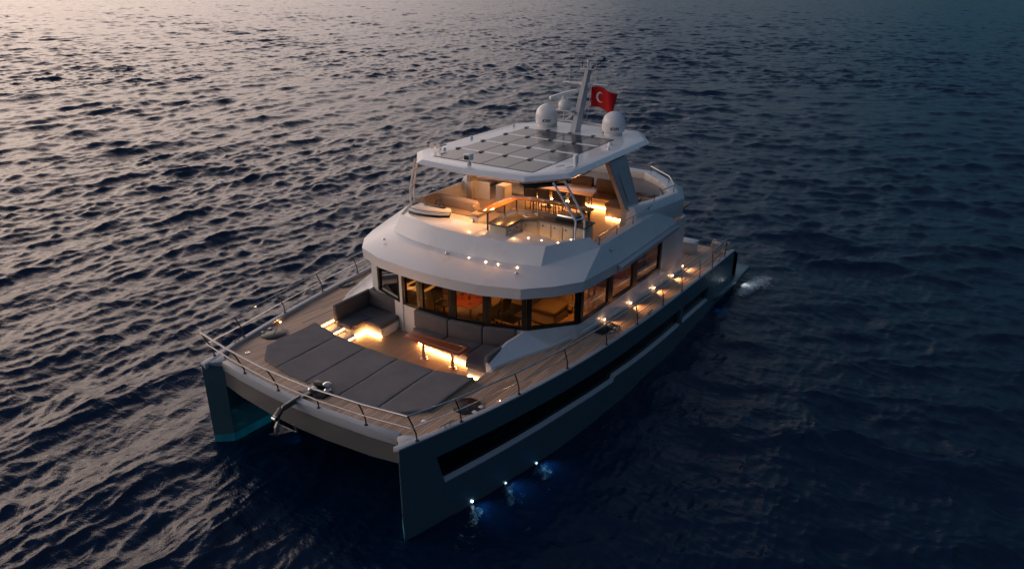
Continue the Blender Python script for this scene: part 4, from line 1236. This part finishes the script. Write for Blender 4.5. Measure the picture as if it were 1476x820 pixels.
# sofa behind the table
DS = thing('sofa', (12.9, -0.9, FZ), 'long sofa with brown leather back cushions behind the dining table', 'sofa', 'flybridge seats')
m = MB(); m.box(12.72, 13.5, -2.75, 1.3, FZ+0.0, FZ+0.36); m.build('base', CABIN, DS, bevel=0.02)
for a, b in ((1.3, -0.55), (-0.57, -2.75)): soft('seat_cushion', BROWN, DS, [(12.62, a), (12.62, b), (13.3, b), (13.3, a)], FZ+0.37, FZ+0.47, 0.03)
for a, b in ((1.25, 0.12), (-0.05, -0.92), (-1.05, -2.3)): soft('back_cushion', BROWN, DS, [(13.16, a), (13.16, b), (13.32, b), (13.36, a)], FZ+0.47, FZ+0.95, 0.05)
m = MB(); m.box(12.695, 12.712, -2.7, 1.2, FZ+0.05, FZ+0.09); m.build('led_strip', LED, DS)
BX = thing('bench', (12.0, -2.6, FZ), 'short cream bench with brown cushion and glow under it beside the port pillar', 'bench', 'flybridge seats')
m = MB(); m.prism([(11.95, -2.05), (12.6, -2.05), (12.6, -2.85), (11.9, -2.72)], FZ+0.10, FZ+0.42); m.build('base', CABIN, BX, bevel=0.015)
soft('seat_cushion', BROWN, BX, [(11.90, -2.02), (12.6, -2.02), (12.6, -2.85), (11.86, -2.72)], FZ+0.425, FZ+0.52, 0.03)
m = MB(); m.box(11.93, 11.945, -2.68, -2.10, FZ+0.03, FZ+0.06); m.build('led_strip', LED, BX)
# bench and cabinet on the starboard side
BN = thing('bench', (11.6, 1.3, FZ), 'cream bench with dark flat cushion left of the dining chairs', 'bench', 'flybridge seats')
m = MB(); m.box(11.25, 12.3, 0.75, 1.72, FZ, FZ+0.42); m.build('base', CABIN, BN, bevel=0.015)
soft('seat_cushion', CUSH2, BN, [(11.22, 0.75), (12.3, 0.75), (12.3, 1.70), (11.30, 1.60)], FZ+0.425, FZ+0.56, 0.04)
CB = thing('cabinet', (10.6, 1.3, FZ), 'tall narrow cream cabinet with a small handle between bench and curved screen', 'cabinet')
m = MB(); m.box(10.55, 11.0, 1.05, 1.42, FZ, FZ+0.93); m.build('carcass', CABIN, CB, bevel=0.02)
m = MB(); m.box(10.53, 10.549, 1.09, 1.38, FZ+0.08, FZ+0.88); d = m.build('door', CABIN, CB, bevel=0.006)
m = MB(); m.tube([(10.528, 1.14, FZ+0.62), (10.50, 1.14, FZ+0.62), (10.50, 1.24, FZ+0.62), (10.528, 1.24, FZ+0.62)], 0.008, 6); m.build('handle', STEEL, d)

# helm: curved console cowl and the rounded taupe seat around it
HC = thing('helm_console', (7.7, 1.9, 4.612), 'low curved white helm cowl with smoked wind deflector on the forward ledge', 'helm console')
arc = [(7.42, 2.62), (7.36, 2.3), (7.40, 1.9), (7.52, 1.5), (7.72, 1.22)]
back = [(8.05, 1.42), (8.02, 1.9), (8.00, 2.6)]
m = MB()
pl = arc+back
m.loft([[(x, y, 4.613) for x, y in pl], [(x+0.02, y, 4.74) for x, y in pl], [(x+(0.12 if i < 5 else 0), y, 4.80) for i, (x, y) in enumerate(pl)]])
m.build('cowl', WHITE2, HC, bevel=0.02)
m = MB()
m.loft([[(x-0.02, y, 4.62), (x+0.0, y, 4.62), (x+0.075, y, 4.77), (x+0.055, y, 4.77)] for x, y in arc]); m.build('wind_deflector', SMOKE, HC)
m = MB(); m.box(7.86, 8.0, 1.55, 2.35, 4.80, 4.83); m.build('dashboard', BLACK, HC, bevel=0.01)
m = MB()
rg = []
for a in np.linspace(0, 2*PI, 20, endpoint=False):
    rg.append((8.16+0.05*math.sin(a), 1.95+0.19*math.cos(a), 4.78+0.18*math.sin(a)))
m.tube(rg+[rg[0]], 0.016, 6)
for a in (PI/2, PI*7/6, PI*11/6): m.tube([(8.14, 1.95, 4.78), (8.16+0.05*math.sin(a), 1.95+0.18*math.cos(a), 4.78+0.17*math.sin(a))], 0.012, 6)
m.tube([(8.05, 1.95, 4.76), (8.16, 1.95, 4.78)], 0.03, 8)
m.build('steering_wheel', BLACK, HC)
HS = thing('captain_sofa', (8.5, 1.5, FZ), 'rounded taupe leather U-shaped seat around the helm', 'seat', 'flybridge seats')
def ushape(off):
    return [(8.02, 2.55-off*0), (8.72, 2.55), (8.86, 2.45), (8.86, 0.86), (8.74, 0.72), (8.02, 0.72)]
path = [(8.15, 2.58), (8.72, 2.56), (8.84, 2.42), (8.86, 1.9), (8.84, 1.2), (8.78, 0.90), (8.64, 0.78), (8.30, 0.76)]
m = MB(); rg = []
for i, (x, y) in enumerate(path):
    a = Vector(path[max(0, i-1)]); b = Vector(path[min(len(path)-1, i+1)]); d = (b-a).normalized(); nn = Vector((-d.y, d.x))
    ring = []
    for s, z in ((-0.06, 4.06), (-0.07, 4.80), (-0.05, 4.90), (0, 4.935), (0.05, 4.90), (0.07, 4.80), (0.06, 4.06)):
        ring.append((x+nn.x*s, y+nn.y*s, z))
    rg.append(ring)
m.loft(rg); m.build('backrest', BEIGE, HS, ang=60)
soft('seat_cushion', BEIGE, HS, [(8.35, 2.46), (8.76, 2.46), (8.76, 0.9), (8.35, 0.9)], FZ+0.40, FZ+0.52, 0.04)
m = MB(); m.box(8.38, 8.76, 0.92, 2.45, FZ, FZ+0.395); m.build('base', WHITE2, HS)
OS = thing('armrest_locker', (8.2, 0.6, FZ), 'small taupe armrest locker right of the helm seat', 'locker', 'flybridge seats')
m = MB(); m.box(8.05, 8.60, 0.38, 0.66, FZ, FZ+0.62); m.build('base', WHITE2, OS, bevel=0.02)
soft('cushion', BEIGE, OS, [(8.03, 0.36), (8.62, 0.36), (8.62, 0.66), (8.03, 0.66)], FZ+0.625, FZ+0.74, 0.035)
# sun pad on the aft flybridge
AP = thing('sun_pad', (14.4, -1.4, FZ), 'flat brownish grey sun pad on the aft flybridge beyond the port pillar', 'sun pad')
soft('pad', BEIGE, AP, [(13.6, -3.3), (14.6, -2.85), (15.4, -1.9), (15.4, 0.2), (13.6, 0.2)], FZ+0.45, FZ+0.58, 0.04)
soft('pad', BEIGE, AP, [(13.6, 3.3), (14.6, 2.85), (15.4, 1.9), (15.4, 0.24), (13.6, 0.24)], FZ+0.45, FZ+0.58, 0.04)
m = MB(); m.prism([(13.58, -3.4), (14.6, -2.95), (15.45, -1.95), (15.45, 1.95), (14.6, 2.95), (13.58, 3.4)], FZ, FZ+0.448); m.build('plinth', WHITE2, AP)

# ------------------------------------------------------------------ flag
def flag_mat():
    m = pbr('red_flag_cloth', (0.50, 0.012, 0.016), 0.75, spec=0.2)
    t = m.node_tree; b = t.nodes['Principled BSDF']; N, L = t.nodes.new, t.links.new
    uv = N('ShaderNodeUVMap'); uv.uv_map = 'cloth'
    def disc(cx, cy, r):
        s = N('ShaderNodeVectorMath'); s.operation = 'DISTANCE'; s.inputs[1].default_value = (cx, cy, 0); L(uv.outputs[0], s.inputs[0])
        g = N('ShaderNodeMath'); g.operation = 'LESS_THAN'; g.inputs[1].default_value = r; L(s.outputs['Value'], g.inputs[0]); return g
    d1 = disc(0.52, 0.5, 0.255); d2 = disc(0.585, 0.5, 0.205)
    s = N('ShaderNodeMath'); s.operation = 'SUBTRACT'; s.use_clamp = True; L(d1.outputs[0], s.inputs[0]); L(d2.outputs[0], s.inputs[1])
    mx = N('ShaderNodeMix'); mx.data_type = 'RGBA'; mx.inputs[6].default_value = (0.50, 0.012, 0.016, 1); mx.inputs[7].default_value = (0.75, 0.72, 0.72, 1)
    L(s.outputs[0], mx.inputs[0]); L(mx.outputs[2], b.inputs['Base Color'])
    return m
FLG = thing('flag', (14.4, -0.06, 7.15), 'red flag with white crescent flying beside the mast', 'flag')
nu, nv = 36, 22
vs, fs, uvs = [], [], []
for j in range(nv+1):
    for i in range(nu+1):
        u, v = i/nu, j/nv
        x = 14.42 + 0.16*math.sin(5.5*u+1.2*v)*u**0.7 + 0.05*math.sin(11*u+2*v)*u
        y = -0.07 - 1.0*u*(1-0.06*(1-v)) - 0.03*math.sin(6*u)*u
        z = 7.19 + 0.68*v - 0.10*u + 0.05*math.sin(4*u+0.5) - 0.10*(1-v)*max(0, u-0.68)*2.6 + 0.05*v*math.sin(3*u)
        vs.append((x, y, z)); uvs.append((u*1.5, v))
for j in range(nv):
    for i in range(nu):
        a = j*(nu+1)+i; fs.append((a, a+1, a+nu+2, a+nu+1))
m = MB(); m.v = vs; m.f = fs
cl = m.build('cloth', flag_mat(), FLG)
me = cl.data
uvl = me.uv_layers.new(name='cloth')
for p in me.polygons:
    for li in p.loop_indices: uvl.data[li].uv = uvs[me.loops[li].vertex_index]
sm = cl.modifiers.new('thickness', 'SOLIDIFY'); sm.thickness = 0.004
m = MB(); m.tube([(14.1, -0.06, 6.74), (14.25, -0.065, 7.0), (14.42, -0.068, 7.9), (14.42, -0.068, 8.02)], 0.010, 6); m.build('halyard', WHITE2, FLG)

# ------------------------------------------------------------------ stern details
for x, y in ((16.8, -3.4), (16.8, 3.4)):
    lb = 'small pale locker on the port aft deck near the stern' if y < 0 else 'small pale locker on the starboard aft deck near the stern'
    k = thing('locker', (x, y, 1.65), lb, 'locker')
    m = MB(); m.box(x-0.25, x+0.3, y-0.28, y+0.28, deck_z(x), deck_z(x)+0.40); m.build('box', WHITE2, k, bevel=0.03)
    m = MB(); m.box(x-0.27, x+0.32, y-0.30, y+0.30, deck_z(x)+0.402, deck_z(x)+0.45); m.build('lid', WHITE2, k, bevel=0.02)
for sg in (1, -1):
    z = deck_z(17.5)
    m = MB(); m.box(17.25, 17.5, sg*4.35-0.16, sg*4.35+0.16, z, z+0.42); m.build('capstan_box', CABIN, yacht, bevel=0.03)
    for yy in (4.62, 4.15):
        m = MB(); rg = [(17.75+0.02*math.sin(a), sg*yy+0.02, z+0.18+0.18*math.sin(a)) for a in (0,)]
        pts = [(17.7+0.0*a, sg*yy+0.14*math.cos(a), z+0.05+0.34*math.sin(a)) for a in np.linspace(0, PI, 10)]
        m.tube(pts, 0.022, 8); m.build('stern_hoop', STEEL, yacht)
    m = MB(); m.tube([(17.72, sg*4.75, z+0.38), (17.75, sg*3.6, z+0.40)], 0.02, 8); m.build('stern_rail', STEEL, yacht)

# ------------------------------------------------------------------ underwater and tunnel lights
for sg in (1, -1):
    for x in (1.83, 2.9, 4.0, 15.6):
        y = sg*(w(x)+0.01)
        h = hull_s if sg > 0 else hull_p
        zc = 0.07 if x < 2 else (0.0 if x < 5 else -0.35)
        m = MB(); m.loft([[(x+0.028*math.cos(a), y+sg*dy, zc+0.028*math.sin(a)) for a in np.linspace(0, 2*PI, 12, endpoint=False)] for dy in (-0.01, 0.02)])
        o = m.build('underwater_light', UWL if x < 2 else UWL2, h)
        lamp('underwater_lamp', 'SPOT', (x, y+sg*0.06, 0.26), 18 if x < 10 else 6, (0.26, 0.68, 1.0), 0.14, (x+0.12, y+sg*1.1, -0.4), o, 105, 1.0)
lamp('tunnel_lamp', 'SPOT', (1.3, 1.2, 0.24), 6.5, (0.10, 0.75, 1.0), 0.03, (1.1, 2.86, 0.02), hull_s, 70, 0.9)
lamp('stern_lamp', 'SPOT', (18.3, -5.18, 0.37), 13, (0.85, 0.95, 1.0), 0.03, (18.35, -6.2, 0.0), hull_p, 150, 1.0).data.energy = 6

# churned water behind the port hull
def foam():
    m = bpy.data.materials.new('foam'); m.use_nodes = True
    t = m.node_tree; b = t.nodes['Principled BSDF']; N, L = t.nodes.new, t.links.new
    b.inputs['Base Color'].default_value = (0.7, 0.72, 0.72, 1); b.inputs['Roughness'].default_value = 0.7
    tc = N('ShaderNodeTexCoord'); n = N('ShaderNodeTexNoise'); n.inputs['Scale'].default_value = 4.5; n.inputs['Detail'].default_value = 9; n.inputs['Roughness'].default_value = 0.72; n.inputs['Distortion'].default_value = 0.9
    L(tc.outputs['Object'], n.inputs['Vector'])
    at = N('ShaderNodeAttribute'); at.attribute_name = 'foam_amount'
    a = N('ShaderNodeMath'); a.operation = 'MULTIPLY_ADD'; a.inputs[1].default_value = 1.0; a.inputs[2].default_value = -0.80
    ad = N('ShaderNodeMath'); ad.operation = 'ADD'; L(n.outputs['Fac'], ad.inputs[0]); L(at.outputs['Fac'], ad.inputs[1]); L(ad.outputs[0], a.inputs[0])
    r = N('ShaderNodeMapRange'); r.inputs[1].default_value = 0.0; r.inputs[2].default_value = 0.42; L(a.outputs[0], r.inputs[0])
    L(r.outputs[0], b.inputs['Alpha'])
    n0 = 90
    X, Y = np.meshgrid(np.linspace(16.8, 22.0, n0), np.linspace(-8.2, -4.2, n0))
    z, px, py = wave(X.copy(), Y.copy(), np.full_like(X, 0.1))
    bump = 0.05*rng.random(X.shape)
    d = np.exp(-(((X-17.9)/1.0)**2+((Y+5.50)/0.34)**2)) + 0.75*np.exp(-(((X-18.9)/1.0)**2+((Y+5.75)/0.55)**2)) + 0.35*np.exp(-(((X-20.0)/1.5)**2+((Y+6.2)/1.0)**2))
    d = np.clip(d, 0, 1)
    Z = z+0.012+bump*np.clip(d, 0, 1)+0.10*np.clip(d, 0, 1)
    co = np.stack([X+px, Y+py, Z], -1).reshape(-1, 3)
    fs = []
    for j in range(n0-1):
        for i in range(n0-1):
            if d[j, i] > 0.05: fs.append((j*n0+i, j*n0+i+1, (j+1)*n0+i+1, (j+1)*n0+i))
    me = bpy.data.meshes.new('foam'); me.from_pydata(co.tolist(), [], fs)
    at = me.attributes.new('foam_amount', 'FLOAT', 'POINT'); at.data.foreach_set('value', np.clip(d.ravel(), 0, 1).astype(np.float32)*0.55)
    me.polygons.foreach_set('use_smooth', [True]*len(me.polygons))
    me.materials.append(m)
    o = bpy.data.objects.new('foam', me); COL.objects.link(o)
    tag(o, 'white foam churned up beside the stern of the port hull', 'foam', kind='stuff')
foam()

# ------------------------------------------------------------------ saloon interior, seen through the windows
IZ = 1.762
def ithing(name, loc, label, cat, group=None): return thing(name, loc, label, cat, group)
t = ithing('ottoman', (8.2, -2.2, IZ), 'cream ottoman in the saloon behind the angled port corner window', 'ottoman')
m = MB(); m.box(7.85, 8.75, -2.5, -1.7, IZ+0.06, IZ+0.36); m.build('base', CABIN, t, bevel=0.03)
soft('cushion', BEIGE, t, [(7.83, -2.52), (8.77, -2.52), (8.77, -1.68), (7.83, -1.68)], IZ+0.365, IZ+0.52, 0.05)
t = ithing('shelf_rack', (8.9, -2.6, IZ), 'open cream shelf rack in the saloon beside the ottoman', 'shelf')
for z in (0.30, 0.75, 1.2):
    m = MB(); m.box(8.92, 9.32, -3.1, -2.35, IZ+z, IZ+z+0.03); m.build('shelf', CABIN, t)
for x, y in ((8.94, -3.08), (9.30, -3.08), (8.94, -2.37), (9.30, -2.37)):
    m = MB(); m.bar((x, y, IZ), (x, y, IZ+1.26), 0.04); m.build('upright', CABIN, t)
t = ithing('coffee_table', (6.9, -1.35, IZ), 'low dark square table with metal edge behind the middle windows', 'table')
m = MB(); m.box(6.75, 7.25, -1.75, -1.15, IZ+0.36, IZ+0.40); m.build('table_top', BLACK, t, bevel=0.008)
m = MB(); m.box(6.735, 6.749, -1.76, -1.14, IZ+0.355, IZ+0.405); m.build('edge_band', STEEL, t)
for x, y in ((6.8, -1.7), (7.2, -1.7), (6.8, -1.2), (7.2, -1.2)):
    m = MB(); m.bar((x, y, IZ), (x, y, IZ+0.358), 0.04); m.build('leg', BLACK, t)
t = ithing('rug', (8.0, -0.7, IZ), 'dark rug on the pale saloon floor', 'rug')
m = MB(); m.box(7.3, 8.7, -1.0, -0.1, IZ, IZ+0.015); m.build('pile', COUNT, t)
t = ithing('saloon_table', (7.0, 0.1, IZ), 'set dining table with glasses and candle in the saloon window', 'table')
m = MB(); m.box(6.35, 7.5, -0.55, 0.35, IZ+0.70, IZ+0.74); m.build('table_top', MAHOG, t, bevel=0.01)
for x, y in ((6.45, -0.45), (7.4, -0.45), (6.45, 0.25), (7.4, 0.25)):
    m = MB(); m.bar((x, y, IZ), (x, y, IZ+0.698), 0.05); m.build('leg', WOODI, t)
for i, (x, y, h) in enumerate(((6.6, -0.3, 0.22), (6.75, 0.05, 0.2), (7.05, -0.25, 0.24), (7.25, 0.1, 0.2))):
    g = ithing('wine_glass', (x, y, IZ+0.742), ['wine glass on the saloon table nearest the window', 'wine glass at the starboard side of the saloon table', 'tallest wine glass in the middle of the saloon table', 'wine glass at the far end of the saloon table'][i], 'glass', 'glasses on the saloon table')
    m = MB(); m.lathe([(0, 0), (0.035, 0), (0.006, 0.01), (0.006, h*0.5), (0.035, h*0.6), (0.04, h*0.8), (0.032, h), (0.028, h), (0.0, h*0.58)], (x, y, IZ+0.742), 14); m.build('bowl', STEEL, g)
t = ithing('candle', (6.95, 0.0, IZ+0.742), 'lit candle on the saloon table', 'candle')
m = MB(); m.lathe([(0, 0), (0.03, 0), (0.03, 0.20), (0, 0.20)], (6.95, -0.02, IZ+0.742), 12); m.build('wax', CABIN, t)
m = MB(); m.lathe([(0, 0), (0.012, 0.015), (0.008, 0.04), (0, 0.055)], (6.95, -0.02, IZ+0.945), 10); m.build('flame', SPOTM, t)
sch = []
for i, (x, y, rz) in enumerate(((6.6, -0.95, 90), (7.3, -0.95, 90), (6.7, 0.75, -90))):
    c = copy_tree(ch0); c.name = 'saloon_chair'; c.location = (x, y, IZ); c.rotation_euler = (0, 0, R(rz))
    c['group'] = 'chairs around the saloon table'; c['category'] = 'chair'
    c['label'] = ['dark chair at the set saloon table, nearest the window', 'dark chair on the far port side of the set saloon table', 'dark chair on the starboard side of the set saloon table'][i]
t = ithing('kitchen_island', (6.9, 1.6, IZ), 'saloon kitchen island with dark hob behind the window above the sofa end', 'kitchen island')
m = MB(); m.box(6.2, 7.6, 1.15, 1.95, IZ, IZ+0.86); m.build('carcass', CABIN, t, bevel=0.01)
m = MB(); m.box(6.16, 7.64, 1.11, 1.99, IZ+0.862, IZ+0.90); m.build('worktop', WHITE2, t, bevel=0.01)
m = MB(); m.box(6.35, 6.95, 1.25, 1.85, IZ+0.901, IZ+0.915); m.build('hob', BLACK, t)
t = ithing('saloon_sofa', (9.6, -3.0, IZ), 'cream sofa along the port side windows of the saloon', 'sofa')
m = MB(); m.box(9.6, 11.4, -3.65, -2.9, IZ, IZ+0.38); m.build('base', CABIN, t, bevel=0.02)
soft('seat_cushion', BEIGE, t, [(9.58, -3.5), (11.4, -3.5), (11.4, -2.85), (9.58, -2.85)], IZ+0.385, IZ+0.50, 0.04)
t = ithing('wall_cabinet', (11.2, 0.5, IZ), 'walnut wall unit at the back of the saloon', 'cabinet')
m = MB(); m.box(11.0, 11.48, -1.2, 2.4, IZ, IZ+0.9); m.build('carcass', WOODI, t, bevel=0.01)
m = MB(); m.box(10.97, 11.48, -1.22, 2.42, IZ+0.902, IZ+0.94); m.build('worktop', CABIN, t, bevel=0.01)
for x, y in ((6.6, -1.9), (6.6, 0.0), (6.6, 1.7), (8.3, -2.6), (8.6, 0.6), (9.7, -2.9), (10.9, -2.9), (10.6, 1.0)):
    m = MB(); m.lathe([(0, 0), (0.06, 0), (0.06, 0.015), (0, 0.015)], (x, y, 3.78), 12); o = m.build('ceiling_light', SPOTM, yacht)
    lamp('saloon_lamp', 'SPOT', (x, y, 3.765), 62, (1, 0.47, 0.12), 0.06, (x, y, 1.8), o, 84, 0.5)
t = ithing('tall_cabinet', (9.4, 3.4, IZ), 'tall walnut cupboards along the far side of the saloon', 'cabinet')
m = MB(); m.box(7.3, 11.4, 3.2, 3.62, IZ, 3.74); m.build('carcass', WOODI, t, bevel=0.01)
for k in range(5):
    m = MB(); m.box(7.34+k*0.81, 8.10+k*0.81, 3.17, 3.198, IZ+0.1, 3.68); m.build('door', WOODI, t, bevel=0.008)
# room beyond the bulkhead, dim
lamp('cabin_lamp', 'POINT', (12.3, -2.6, 3.3), 14, (1, 0.5, 0.18), 0.1, parent=yacht)
